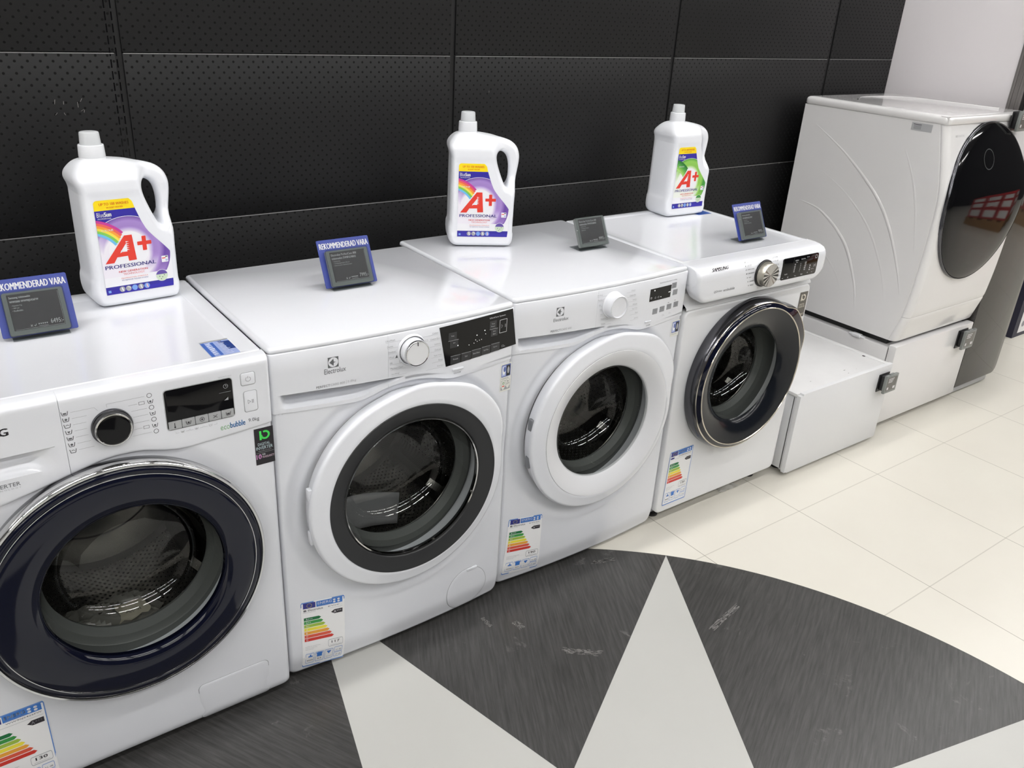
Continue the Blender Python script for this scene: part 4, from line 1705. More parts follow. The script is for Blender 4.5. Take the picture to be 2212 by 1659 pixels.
    D.build('program_legend', R)
    c = z5(1587, 668)
    mb = MB()
    mb.box((c[0] - .0115, Y(c[0]) - .004, c[1] - .002), (c[0] + .0115, Y(c[0]) + .004, c[1] + .002), PLAST, bev=.0015)
    mb.build('power_button', R, smooth=40)
    Yf = lambda x, z: y0 + F(x, z)
    wool_sticker(R, .6085 + .559, .6085 + .5895, .6570, .6975, Yf, False)
    gg = fr(y0)
    energy_label(R, [(.622, .045), (.7445, .030), (.7435, .2120), (.6345, .2270)], Yf, '190', model='EW6F', brand='Electrolux', cap='10.0')
    return R


# ================================================================== machine 4: smoky ring door, last before the low drawer unit
def machine_smoky():
    x0, x1, y0, yb = 1.209, 1.787, .009, .56
    xm = (x0 + x1) / 2
    cx, cz = 1.504, .473
    R = thing('washing_machine', (xm, y0, 0), 'white front loader with smoky grey door ring, silver dial and overhanging rounded control panel', 'washing machine', 'front loading washing machines in a row')
    cabinet(R, x0, x1, y0 + .02, yb, .045, .84, MATTE_W)
    feet(R, x0, x1, y0, yb, .045)
    F = lambda x, z: 0
    front_panel(R, x0, x1, y0, .045, .7215, cx, cz, .20, F, MATTE_W, er=.005)
    mb = MB()
    rows = [[(x, y, z) for x in (x0 + .003, x1 - .004)] for z, y in ((.7225, y0 + .006), (.7235, y0 + .001), (.730, y0 + .002), (.742, y0 + .018), (.760, y0 + .022), (.845, y0 + .022))]
    mb.grid(rows, MATTE_W)
    mb.build('upper_front', R, smooth=50)
    yp = -.022

    def zb(x):
        e = min(x - (x0 + .001), (x1 + .004) - x)
        rr_ = .052
        return .747 + (rr_ - sqrt(max(0, rr_ ** 2 - (rr_ - e) ** 2)) if e < rr_ else 0)

    def prof(x):
        e = min(x - x0, (x1 + .004) - x)
        y = yp
        if e < .012:
            y += .012 * (1 - sqrt(max(0, 1 - ((.012 - e) / .012) ** 2)))
        z = zb(x)
        return [(.8520, y + .078), (.8520, y + .046), (.8505, y + .028), (.8455, y + .013), (.838, y + .005), (.828, y + .001), (.824 - (.824 - z - .016) * .15, y), (.824 - (.824 - z - .016) * .5, y), (z + .016, y), (z + .008, y + .0014), (z + .003, y + .0045), (z + .0005, y + .010), (z, y + .018), (z + .002, y + .04)]
    xs = [x0 + .0005 + .045 * (1 - cos(pi / 2 * i / 14)) for i in range(15)] + frange(x0 + .055, x1 - .050, 30) + [x1 + .0035 - .045 * (1 - cos(pi / 2 * (14 - i) / 14)) for i in range(15)]
    panel_strip(R, 'control_panel', xs, prof, PLAST, endback=.056)
    top_plate(R, x0, x1, yp + .074, yb, .83, .8522, WHITE, rim=(.022, .020, .010, .035), r=.008, lip=.004)
    # door
    N = 180
    outl = []
    for i in range(N):
        a = 2 * pi * i / N
        deg = math.degrees(a)
        w_ = smooth01((deg - 5) / 18) * smooth01((62 - deg) / 16) if 0 < deg < 90 else 0
        outl.append((a, .2475 + .018 * w_, w_))

    def ring(f, y, lift=0):
        return [(cx + f(r) * cos(a), y - lift * w_, cz + f(r) * sin(a)) for a, r, w_ in outl]
    mb = MB()
    rows = [ring(lambda r: r - .004, y0 + .002), ring(lambda r: r + .0005, y0 - .004), ring(lambda r: r, y0 - .022), ring(lambda r: r - .003, y0 - .036), ring(lambda r: r - .006, y0 - .041)]
    mb.grid(rows, DCHROME, close=True)
    rows = [ring(lambda r: r - .006, y0 - .041), ring(lambda r: r - .0075, y0 - .0425), ring(lambda r: r - .0095, y0 - .042)]
    mb.grid(rows, mat('champagne_metal', (205, 198, 185), rough=.15, metal=1.0), close=True)
    door = mb.build('door', R, smooth=50)
    mb = MB()
    rows = [ring(lambda r: r - .0095, y0 - .0415), ring(lambda r: r * .5 + .2255 * .5 - .003, y0 - .0455), ring(lambda r: .2265, y0 - .0490)]
    mb.grid(rows, NAVYG, close=True)
    c = (cx, 0, cz)
    mb.lathe(c, [(.2265, y0 - .049), (.2255, y0 - .0505), (.2235, y0 - .0505), (.2225, y0 - .0490)], MATS['champagne_metal'], seg=160)
    mb.lathe(c, [(.2225, y0 - .0490), (.210, y0 - .0465), (.190, y0 - .040), (.172, y0 - .0325), (.160, y0 - .025), (.1530, y0 - .016)], mat('smoky_gloss', (22, 25, 31), rough=.16, spec=.3), seg=160)
    mb.build('door_bezel', door, label='smoky dark glossy funnel ring around the glass', smooth=50)
    glass_bowl(door, cx, cz, y0 - .020, .154, depth=.12)
    drum_set(R, cx, cz, y0 - .014, .154, rh=.20, depth=.40, yf=y0)
    # dial
    g = fr(yp)
    kc = (1.4865, 0, .806)
    mb = MB()
    mb.lathe(kc, [(.0405, yp + .0005), (.0405, yp - .003), (.039, yp - .005), (.036, yp - .005)], BLACKP, seg=96)
    mb.lathe(kc, [(.0362, yp - .004), (.0348, yp - .026), (.0338, yp - .0275)], mat('champagne_satin', (196, 192, 180), rough=.28, metal=.9), seg=96)
    kn = mb.build('program_dial', R, smooth=35)
    mb = MB()
    rowo, rowi = [], []
    nseg = 30
    kx, kz = kc[0], kc[2]
    vs = []
    for i in range(nseg):
        a = 2 * pi * i / nseg
        yy = yp - .0270 - (.0013 if i % 2 else 0)
        vs.append((kx + .0338 * cos(a), yy, kz + .0338 * sin(a)))
    for i in range(nseg):
        mb.face([vs[i], vs[(i + 1) % nseg], (kx, yp - .0262, kz)], mat('brushed_steel', (190, 190, 190), rough=.2, metal=1.0))
    mb.build('dial_face', kn, smooth=0)
    # display
    zD = lambda x, y: g(1400 + x / 5.027, 480 + y / 5.027)
    q = [zD(1483, 622), zD(1860, 543), zD(1818, 283), zD(1433, 353)]
    xa, xb = (q[0][0] + q[3][0]) / 2, (q[1][0] + q[2][0]) / 2
    za, zt = (q[0][1] + q[1][1]) / 2, (q[2][1] + q[3][1]) / 2
    zt = min(zt, .836)
    mb = MB()
    plate(mb, rrect(xa, za, xb, zt, .007), yp - .0012, yp + .002, BLACKG, bev=.0006)
    disp = mb.build('display', R, smooth=30)
    D = face_decal(yp - .0012, lift=.0003)
    W, H = xb - xa, zt - za
    pz = lambda a, b: (xa + W * a, za + H * b)
    D.rect(xa + W * .29, za + H * .25, xa + W * .293, zt - H * .03, INK)
    for (s, a, b, h) in (('AddWash', .33, .80, .0042), ('Steam', .36, .72, .0034), ('Bubble Soak', .50, .82, .0040), ('Easy Iron', .66, .86, .0042), ('Delay End', .09, .22, .0042), ('Temp.', .38, .06, .0042), ('Rinse', .56, .08, .0042), ('Spin', .74, .09, .0042), ('Options', .86, .09, .0030), ('Smart Control', .83, .25, .0026)):
        p = pz(a, b)
        D.texth(s, p[0], p[1], h, INKW, sx=.7)
    for k in range(5):
        p = pz(.33, .62 - .085 * k)
        D.texth(['90', '60', '40', '30', '20'][k], p[0], p[1], .0042, INKW)
        p = pz(.50, .60 - .085 * k)
        D.texth(str(5 - k), p[0], p[1], .0040, INKW)
        p = pz(.62, .62 - .085 * k)
        D.texth(['1400', '1200', '1000', '800', '400'][k], p[0], p[1], .0042, INKW, sx=.8)
    for k in range(3):
        p = pz(.79, .46 - .1 * k)
        D.circ(p[0], p[1], .0022, INKW, n=8)
    p = pz(.93, .84)
    D.ring(p[0], p[1], .0055, .0009, INKW)
    p = pz(.93, .42)
    D.loop([(p[0] - .005, p[1] - .005), (p[0] + .001, p[1]), (p[0] - .005, p[1] + .005)], .0008, INKW)
    D.rect(p[0] + .003, p[1] - .005, p[0] + .0042, p[1] + .005, INKW)
    p = pz(.05, .10)
    D.rect(p[0] - .003, p[1] - .0004, p[0] + .003, p[1] + .0004, INKW)
    p = pz(.20, .10)
    D.rect(p[0] - .003, p[1] - .0004, p[0] + .003, p[1] + .0004, INKW)
    D.rect(p[0] - .0004, p[1] - .003, p[0] + .0004, p[1] + .003, INKW)
    D.build('display_symbols', disp)
    D = face_decal(yp)
    a, b = zD(697, 530), zD(872, 480)
    zz = (a[1] + b[1]) / 2
    D.text('SAMSUNG', a[0], zz - .0055, b[0], zz + .0055, INKD, bold=.06)
    a, b, c_ = zD(710, 778), zD(795, 760), zD(935, 735)
    zz = a[1] + .004
    D.text('QDrive', a[0], zz - .0035, b[0], zz + .0040, INK)
    D.text('ecobubble', b[0] + .008, zz - .0035, c_[0], zz + .0045, INK)
    D.build('brand_lettering', R)
    D = face_decal(yp)
    lft = ['15\' QUICK WASH', 'SUPER SPEED', 'SUPER ECO WASH', 'DARK GARMENT', 'WOOL', 'OUTDOOR CARE', 'BEDDING']
    for k, s in enumerate(lft):
        p = zD(1068 + 6 * k, 440 + 42 * k)
        D.texth(s, p[0], p[1], .0040, INK, sx=.62)
        D.circ(p[0] - .007, p[1] + .002, .0022, INK if k == 3 else INKL, n=8)
    rgt = ['COTTON', 'E COTTON', 'SYNTHETICS', 'DELICATES', 'DAILY WASH', 'BABY CARE', 'DRUM CLEAN']
    for k, s in enumerate(rgt):
        p = zD(1385 + 8 * k, 385 + 40 * k)
        D.texth(s, p[0], p[1], .0040, INK, align='r', sx=.62)
        D.circ(p[0] + .005, p[1] + .002, .0022, INKL, n=8)
    for u in (1535, 1692, 1768):
        p = zD(u, 630 - (u - 1535) * .22)
        D.texth('3s', p[0], za - .008, .003, INKL)
    D.build('program_legend', R)
    # stickers
    D = face_decal(y0, lift=.0006)
    zz = lambda u, v: fr(y0)(u, v)
    a, b = zz(1735, 668), zz(1754, 628)
    X0, X1, Z0, Z1 = 1.7385, 1.7785, .612, .697
    D.rect(X0, Z0, X1, Z1, mat('sticker_taupe', (92, 88, 82), rough=.4))
    IV = mat('sticker_ivory', (215, 210, 195), rough=.4)
    bmark(D, X0 + .020, Z1 - .019, .0110, IV)
    D.text('DIGITAL', X0 + .007, Z1 - .045, X1 - .007, Z1 - .039, IV, 1)
    D.text('INVERTER', X0 + .005, Z1 - .053, X1 - .005, Z1 - .047, IV, 1)
    D.text('10 YEAR WARRANTY', X0 + .003, Z0 + .006, X1 - .003, Z0 + .012, IV, 1)
    D.build('inverter_sticker', R)
    energy_label(R, [(1.233, .069), (1.337, .069), (1.340, .261), (1.238, .261)], lambda x, z: y0, '130', model='WW80M642OPW', cap='8.0')
    D = Decal(lambda a, b, l: (a, b, .8510 + .0001 * l))
    D.rect(1.70, .435, 1.765, .505, MATS['leaflet_blue'])
    D.build('lid_sticker', R)
    return R


machine_navy_door()
machine_charcoal()
machine_white()
machine_smoky()


# ================================================================== low drawer unit and the tall curved washer on its plinth
def price_tag_clip(root_name, loc, label, w=.078, h=.072, group='grey price tags clipped to the tall washer group'):
    """grey electronic tag held off the front by a bracket; loc = centre of its back, face towards -y"""
    R = thing(root_name, loc, label, 'price tag', group)
    x, y, z = loc
    mb = MB()
    mb.box((x - w * .45, y - .004, z - h * .52), (x + w * .40, y, z + h * .45), BLACKP, bev=.001)
    mb.build('back_plate', R, smooth=30)
    mb = MB()
    mb.box((x - w * .35, y - .020, z - h * .4), (x + w * .30, y - .004, z + h * .40), BLACKP, bev=.002)
    mb.build('bracket', R, smooth=30)
    mb = MB()
    mb.box((x - w / 2 + .006, y - .032, z - h / 2), (x + w / 2 + .006, y - .021, z + h / 2), DEVG, bev=.002)
    mb.box((x - .01, y - .030, z + h / 2 - .001), (x + .018, y - .022, z + h / 2 + .004), DEVG, bev=.001)
    dv = mb.build('tag_frame', R, smooth=30)
    mb = MB()
    mb.box((x - w * .38 + .006, y - .0326, z - h * .36), (x + w * .38 + .006, y - .0318, z + h * .38), mat('tag_screen_grey', (104, 102, 98), rough=.35))
    sc_ = mb.build('tag_screen', R, smooth=0)
    D = face_decal(y - .0326, lift=.0002)
    for k in range(3):
        D.rect(x - w * .32 + .006, z + h * (.28 - .09 * k), x + w * (.15 - .06 * k) + .006, z + h * (.32 - .09 * k), TAGINK)
    D.rect(x - w * .33 + .006, z - h * .30, x - w * .20 + .006, z - h * .16, TAGINK)
    D.rect(x + w * .16 + .006, z - h * .30, x + w * .34 + .006, z - h * .16, TAGINK)
    D.build('tag_print', sc_)
    return R


def low_drawer_unit():
    x0, x1, y0, yb, z0, zt = 1.828, 2.389, -.0165, .56, .018, .3235
    R = thing('drawer_unit', ((x0 + x1) / 2, y0, 0), 'low white box with scuffed flat top, on the tiles beside the tall washer', 'drawer unit')
    mb = MB()
    mb.box((x0 + .006, y0 + .022, z0 + .004), (x1 - .006, yb, zt - .014), MATTE_W, bev=.003)
    mb.build('cabinet', R, smooth=30)
    top = mat('scuffed_white_top', (228, 228, 228), rough=.35, noise=.10, nscale=14)
    mb = MB()
    mb.box((x0 + .001, y0 + .014, zt - .013), (x1 - .001, yb, zt - .004), top, bev=.002)
    mb.box((x0 + .001, y0 + .014, zt - .006), (x0 + .022, yb, zt - .0015), top, bev=.0015)
    mb.box((x1 - .022, y0 + .014, zt - .006), (x1 - .001, yb, zt - .0015), top, bev=.0015)
    t = mb.build('top', R, smooth=30)
    D = Decal(lambda a, b, l: (a, b, zt - .0037 + .0001 * l))
    for (u, v, r) in ((1824, 800, .006), (1833, 806, .004), (1751, 824, .004), (1850, 797, .0025)):
        p = onplane(u, v, 2, zt - .004)
        D.circ(p.x, p.y, r, SCUFF, 0, n=7, r2=r * .35)
    D.circ(2.362, .09, .006, BLACKP, 0)
    D.build('scuff_marks', t)
    # folded steel front with open ends, as seen at its lower left corner
    mb = MB()
    out = [(x0 + .014, z0 - .004), (x1, z0 - .004), (x1, zt + .0005), (x0 + .017, zt + .0005), (x0 + .017, zt - .006), (x0 + .002, zt - .006), (x0, z0), (x0 + .012, z0)]
    plate(mb, out, y0, y0 + .016, MATTE_W, bev=.0015)
    mb.build('drawer_front', R, smooth=30)
    mb = MB()
    mb.box((x0 + .006, y0 + .008, z0 + .001), (x0 + .012, y0 + .030, zt - .016), MATTE_W, bev=.002)
    mb.build('front_flange', R, smooth=30)
    for x in (x0 + .05, x1 - .05):
        for y in (y0 + .07, yb - .05):
            mb = MB()
            mb.lathe((x, y, 0), [(0, 0), (.02, 0), (.02, .01), (.01, .012), (.01, z0 + .006), (0, z0 + .006)], BLACKP, seg=20, axis='Z')
            mb.build('foot', R)
    c = onplane(1909, 826, 1, y0 - .02)
    price_tag_clip('price_tag', (2.345, y0, .262), 'small grey price tag clipped on the front of the low white drawer unit')


low_drawer_unit()


def tall_washer():
    x0, x1, yb = 2.472, 3.063, .646
    zb, zt = .372, 1.172
    R = thing('tall_washer', ((x0 + x1) / 2, .05, zb), 'tall white washer with curved front, embossed sides and one huge black oval door', 'washing machine')
    prof = catmull([(1.172, .054), (1.083, .031), (1.007, .012), (.936, -.002), (.86, -.006), (.74, -.005), (.65, -.002), (.59, .001), (.53, .006), (.478, .012), (.427, .025), (.372, .040)], 6)
    prof = [(z, y) for z, y in prof]

    def yf(z):
        return lerp_pts([(q[0], q[1]) for q in prof[::-1]], z)
    r = .026

    def loop(z, i=0.0, yfv=None):
        y = (yf(z) if yfv is None else yfv) + i
        pts = [(x0 + i, yb - i)]
        for k in range(7):
            a = radians(180 + 90 * k / 6)
            pts.append((x0 + i + r + r * cos(a), y + r + r * .9 * sin(a)))
        for k in range(7):
            a = radians(270 + 90 * k / 6)
            pts.append((x1 - i - r + r * cos(a), y + r + r * .9 * sin(a)))
        pts.append((x1 - i, yb - i))
        return [(a, b, z) for a, b in pts]

    def cover(za, zb_, name, m, back):
        """front cover between two heights, reaching back along the sides by 'back'"""
        zs = [za] + [z for z, _ in prof if za + .002 < z < zb_ - .002][::-1] + [zb_]
        zs = sorted(set(zs))
        mb = MB()
        rows = []
        for z in zs:
            lp = loop(z)
            e = .0015 if z in (zs[0], zs[-1]) else 0
            y = yf(z)
            row = [(x0 + .002, y + back, z)] + [(a, b + e, c) for a, b, c in lp[1:-1]] + [(x1 - .002, y + back, z)]
            rows.append(row)
        mb.grid(rows, m)
        mb.face(list(reversed(rows[0])), m)
        mb.face(rows[-1], m)
        return mb.build(name, R, smooth=40)
    cover(.4760, 1.1732, 'front_cover', LG_W, .0312)
    cover(.372, .4750, 'lower_cover', LG_W, .0315)
    mb = MB()
    zs = frange(.372, 1.1732, 30)
    rows = [[(x0 + .0012, yf(z) + .030, z), (x0, yf(z) + .0315, z), (x0, yb - .004, z), (x0 + .004, yb, z), (x1 - .004, yb, z), (x1, yb - .004, z), (x1, yf(z) + .0315, z), (x1 - .0012, yf(z) + .030, z)] for z in zs]
    mb.grid(rows, LG_W, flip=True)
    mb.face(list(rows[0]), LG_W)
    body = mb.build('cabinet', R, smooth=30)
    # embossed arcs on the side
    arcs = [[(.586, 1.110), (.431, 1.023), (.308, .933), (.223, .851), (.159, .756), (.100, .633), (.069, .546)],
            [(.593, .806), (.494, .790), (.406, .741), (.338, .679), (.290, .600), (.255, .520), (.235, .432)],
            [(.563, .960), (.425, .896), (.325, .828), (.244, .748), (.175, .640), (.141, .561), (.120, .483)],
            [(.203, 1.095), (.139, .987), (.094, .871), (.051, .683)],
            [(.550, .677), (.439, .633), (.349, .557), (.310, .485)]]
    for k, a in enumerate(arcs):
        pts = catmull(a, 8)
        n = len(pts)
        rows = []
        for i, (y, z) in enumerate(pts):
            t = i / (n - 1)
            wd = (.0075 if k in (0, 1) else .0055) * sin(pi * min(1, max(0.0, .02 + t * .96))) ** .8
            p, q = pts[max(0, i - 1)], pts[min(n - 1, i + 1)]
            dy, dz = q[0] - p[0], q[1] - p[1]
            l = hypot(dy, dz)
            ny, nz = -dz / l, dy / l
            hgt = (.0020 if k in (0, 1) else .0011) * (wd / .0075)
            row = []
            for s in (-1, -.7, -.35, 0, .35, .7, 1):
                row.append((x0 - hgt * (1 - s * s) + .0002, y + ny * wd * s, z + nz * wd * s))
            rows.append(row)
        mb = MB()
        mb.grid(rows, LG_W)
        mb.build('embossed_arc', body, smooth=60)
    # lid
    mb = MB()
    zc = 1.1735

    def lid(i, z):
        y = .055 + i
        pts = rrect(x0 - .003 + i, y - .002, x1 + .003 - i, yb + .002 - i, .02, 5)
        return [(a, b, z) for a, b in pts]
    mb.loft([lid(.003, zc), lid(0, zc + .004), lid(0, zc + .018), lid(.002, zc + .024), lid(.008, zc + .0285), lid(.020, zc + .030)], LG_W)
    mb.build('top_plate', R, smooth=50)
    mb = MB()
    lipr = []
    for z, i in ((zc, .004), (zc + .012, .002), (zc + .022, .006), (zc + .028, .018)):
        lipr.append([(a, b + i, z) for a, b, _ in loop(1.1719)[1:-1]])
    for row in lipr:
        row[0] = (row[0][0], .058, row[0][2])
        row[-1] = (row[-1][0], .058, row[-1][2])
    mb.grid(lipr, LG_W)
    mb.face(lipr[-1], LG_W)
    mb.build('front_lip', R, smooth=50)
    # raised swoosh on the lid
    pts = catmull([(2.60, .500, 0), (2.72, .560, 0), (2.866, .555, 0), (2.97, .480, 0), (3.001, .330, 0), (3.02, .155, 0)], 8)
    rows = []
    for i, p in enumerate(pts):
        a, b = pts[max(0, i - 1)], pts[min(len(pts) - 1, i + 1)]
        dx, dy = b[0] - a[0], b[1] - a[1]
        l = hypot(dx, dy)
        nx, ny = -dy / l, dx / l
        wd = .010 * sin(pi * (.04 + .92 * i / (len(pts) - 1))) ** .5
        rows.append([(p[0] + nx * wd * s, p[1] + ny * wd * s, zc + .0298 + .0025 * (1 - s * s)) for s in (-1, -.6, 0, .6, 1)])
    mb = MB()
    mb.grid(rows, LG_W)
    mb.build('embossed_arc', R, smooth=60)
    # big door, following the bulge of the front
    dcx, dcz, dr = 2.7665, .889, .2865

    def dy(x, z, up):
        u = (x - dcx) / dr
        v = (z - dcz) / dr
        q = max(0, 1 - u * u - v * v)
        return yf(z) - .006 - up * sqrt(q)
    mb = MB()
    rows = []
    for rr_, off in ((1.012, .010), (1.012, .004), (1.008, -.001), (1.0, -.003), (.990, -.0015)):
        rows.append([(dcx + dr * rr_ * cos(2 * pi * k / 128), yf(dcz + dr * sin(2 * pi * k / 128)) - .006 + off, dcz + dr * rr_ * sin(2 * pi * k / 128)) for k in range(128)])
    mb.grid(rows, DCHROME, close=True, flip=False)
    door = mb.build('door', R, smooth=50)
    rows = []
    for j in range(0, 25):
        f_ = 1 - (j / 24) ** 1.0
        f_ = max(f_, .002) * .991
        rows.append([(dcx + dr * f_ * cos(2 * pi * k / 128), dy(dcx + dr * f_ * cos(2 * pi * k / 128), dcz + dr * f_ * sin(2 * pi * k / 128), .022), dcz + dr * f_ * sin(2 * pi * k / 128)) for k in range(128)])
    mb = MB()
    mb.grid(rows, BLACKG, close=True)
    gl = mb.build('door_glass', door, smooth=80)
    D = Decal(lambda a, b, l: (a, dy(a, b, .022) - .0006, b))
    D.ring(2.715, 1.055, .036, .003, mat('dim_ring_print', (70, 72, 72), rough=.3), n=40)
    D.build('touch_ring', gl)
    D = Decal(lambda a, b, l: (a, yf(b) - .0008, b))
    D.text('LG', 2.520, 1.134, 2.531, 1.1405, INK, bold=.03)
    D.text('SIGNATURE', 2.534, 1.134, 2.578, 1.1405, INKL)
    D.build('brand_print', R)
    D = Decal(lambda a, b, l: (x0 - .0005 - .0001 * l, a, b))
    D.rect(.109, 1.141, .187, 1.1675, mat('sticker_grey', (172, 173, 175), rough=.4))
    for k in range(5):
        D.rect(.150, 1.1465 + .0028 * k, .178, 1.1475 + .0028 * k, INK, 1)
    D.rect(.150, 1.161, .180, 1.163, INKD, 1)
    D.build('side_sticker', R)
    price_tag_clip('price_tag', (2.928, yf(1.17) - .008, 1.178), 'small grey price tag on the upper front edge of the tall washer')

    # plinth drawer below it
    x0, x1, y0, yb, z0, zt = 2.4725, 3.062, .0285, .62, .030, .3555
    R2 = thing('plinth_drawer', ((x0 + x1) / 2, y0, 0), 'white plinth drawer standing underneath the tall washer', 'drawer unit')
    mb = MB()
    mb.box((x0, y0 + .034, z0), (x1, yb, zt - .012), LG_W, bev=.003)
    mb.build('cabinet', R2, smooth=30)
    mb = MB()
    plate(mb, rrect(x0, z0 - .006, x1, zt, .006), y0, y0 + .030, LG_W, bev=.004)
    mb.build('drawer_front', R2, smooth=40)
    mb = MB()
    mb.box((x0 + .004, y0 + .030, z0), (x0 + .03, y0 + .035, zt - .015), BLACKP)
    mb.box((x0 - .0005, y0 + .030, .24), (x0 + .006, y0 + .042, .275), SILVERB, bev=.001)
    mb.build('drawer_seal', R2, smooth=0)
    mb = MB()
    mb.box((x0 + .03, y0 + .06, zt - .012), (x1 - .03, yb - .03, .3712), BLACKP)
    mb.build('coupling_frame', R2, smooth=0)
    mb = MB()
    yy = .20
    mb.box((x0 - .004, yy - .035, zt - .014), (x0 + .010, yy + .035, zt - .006), MATTE_W, bev=.003)
    mb.box((x0 - .008, yy - .020, zt - .016), (x0 + .012, yy + .020, zt - .002), MATTE_W, bev=.003)
    mb.build('clamp', R2, smooth=30)
    for x in (x0 + .05, x1 - .05):
        for y in (y0 + .09, yb - .06):
            mb = MB()
            mb.lathe((x, y, 0), [(0, 0), (.025, 0), (.025, .012), (.012, .014), (.012, z0 + .002), (0, z0 + .002)], BLACKP, seg=20, axis='Z')
            mb.build('foot', R2)
    price_tag_clip('price_tag', (2.985, y0, .300), 'small grey price tag at the upper right of the plinth drawer', w=.088, h=.082)


tall_washer()


# ================================================================== dark glossy appliance and navy display stand further right
def dark_appliance():
    x0, x1, y0, yb, z0, zt = 3.155, 3.425, .03, .62, .045, 1.75
    FM = mat('dark_glossy_front', (44, 42, 39), rough=.05, spec=.6)
    R = thing('dark_appliance', ((x0 + x1) / 2, y0, 0), 'dark glossy grey appliance behind the tall washer, beside the navy display stand', 'appliance')
    mb = MB()
    mb.box((x0 + .004, y0 + .03, .03), (x1 - .004, yb, zt), mat('appliance_grey_side', (70, 70, 70), rough=.4), bev=.004)
    mb.build('cabinet', R, smooth=30)
    mb = MB()
    xf = 3.068
    out = [(xf, z0), (x1 - .030, z0), (x1 - .014, z0 + .006), (x1 - .004, z0 + .020), (x1, z0 + .040), (x1, zt), (xf, zt)]
    plate(mb, out, y0, y0 + .028, FM, bev=.002)
    mb.build('door', R, smooth=30)
    mb = MB()
    mb.box((xf, y0 + .012, .012), (x1 - .045, y0 + .06, .034), SILVERB, bev=.002)
    mb.box((x0, y0 + .05, 0), (x1 - .06, y0 + .40, .014), MATS['appliance_grey_side'])
    mb.build('toe_kick', R, smooth=30)
    return R


dark_appliance()


def navy_stand():
    NV = mat('navy_board', (22, 24, 52), rough=.4)
    x0, x1, y0, y1, z1 = 4.094, 4.60, .255, .295, 1.1
    R = thing('display_stand', (x0, y0, 0), 'navy blue display stand with white printed sheets, standing on the floor by the photo edge', 'display stand')
    mb = MB()
    mb.box((x0, y0, .0), (x1, y1 + .25, z1), NV, bev=.001)
    mb.build('board', R, smooth=30)
    mb = MB()
    mb.box((x0, y0 - .002, .545), (x1, y0 + .001, .550), SILVERB)
    mb.build('trim_strip', R, smooth=0)
    D = Decal(lambda a, b, l: (a, y0 - .0012 - .0002 * l, b))
    D.rect(x0 + .045, .022, x1 - .01, .40, WPAPER)
    D.rect(x0 + .10, .42, x1 - .02, .52, SILVERB)
    G = mat('leaflet_grey', (150, 150, 155), rough=.6)
    for r in range(3):
        for c in range(6):
            D.circ(x0 + .085 + .055 * c, .07 + .075 * r, .018, G, 1, n=10)
    D.circ(x0 + .16, .32, .035, G, 1)
    D.rect(x0 + .06, .36, x0 + .2, .375, G, 1)
    D.build('leaflets', R)


navy_stand()


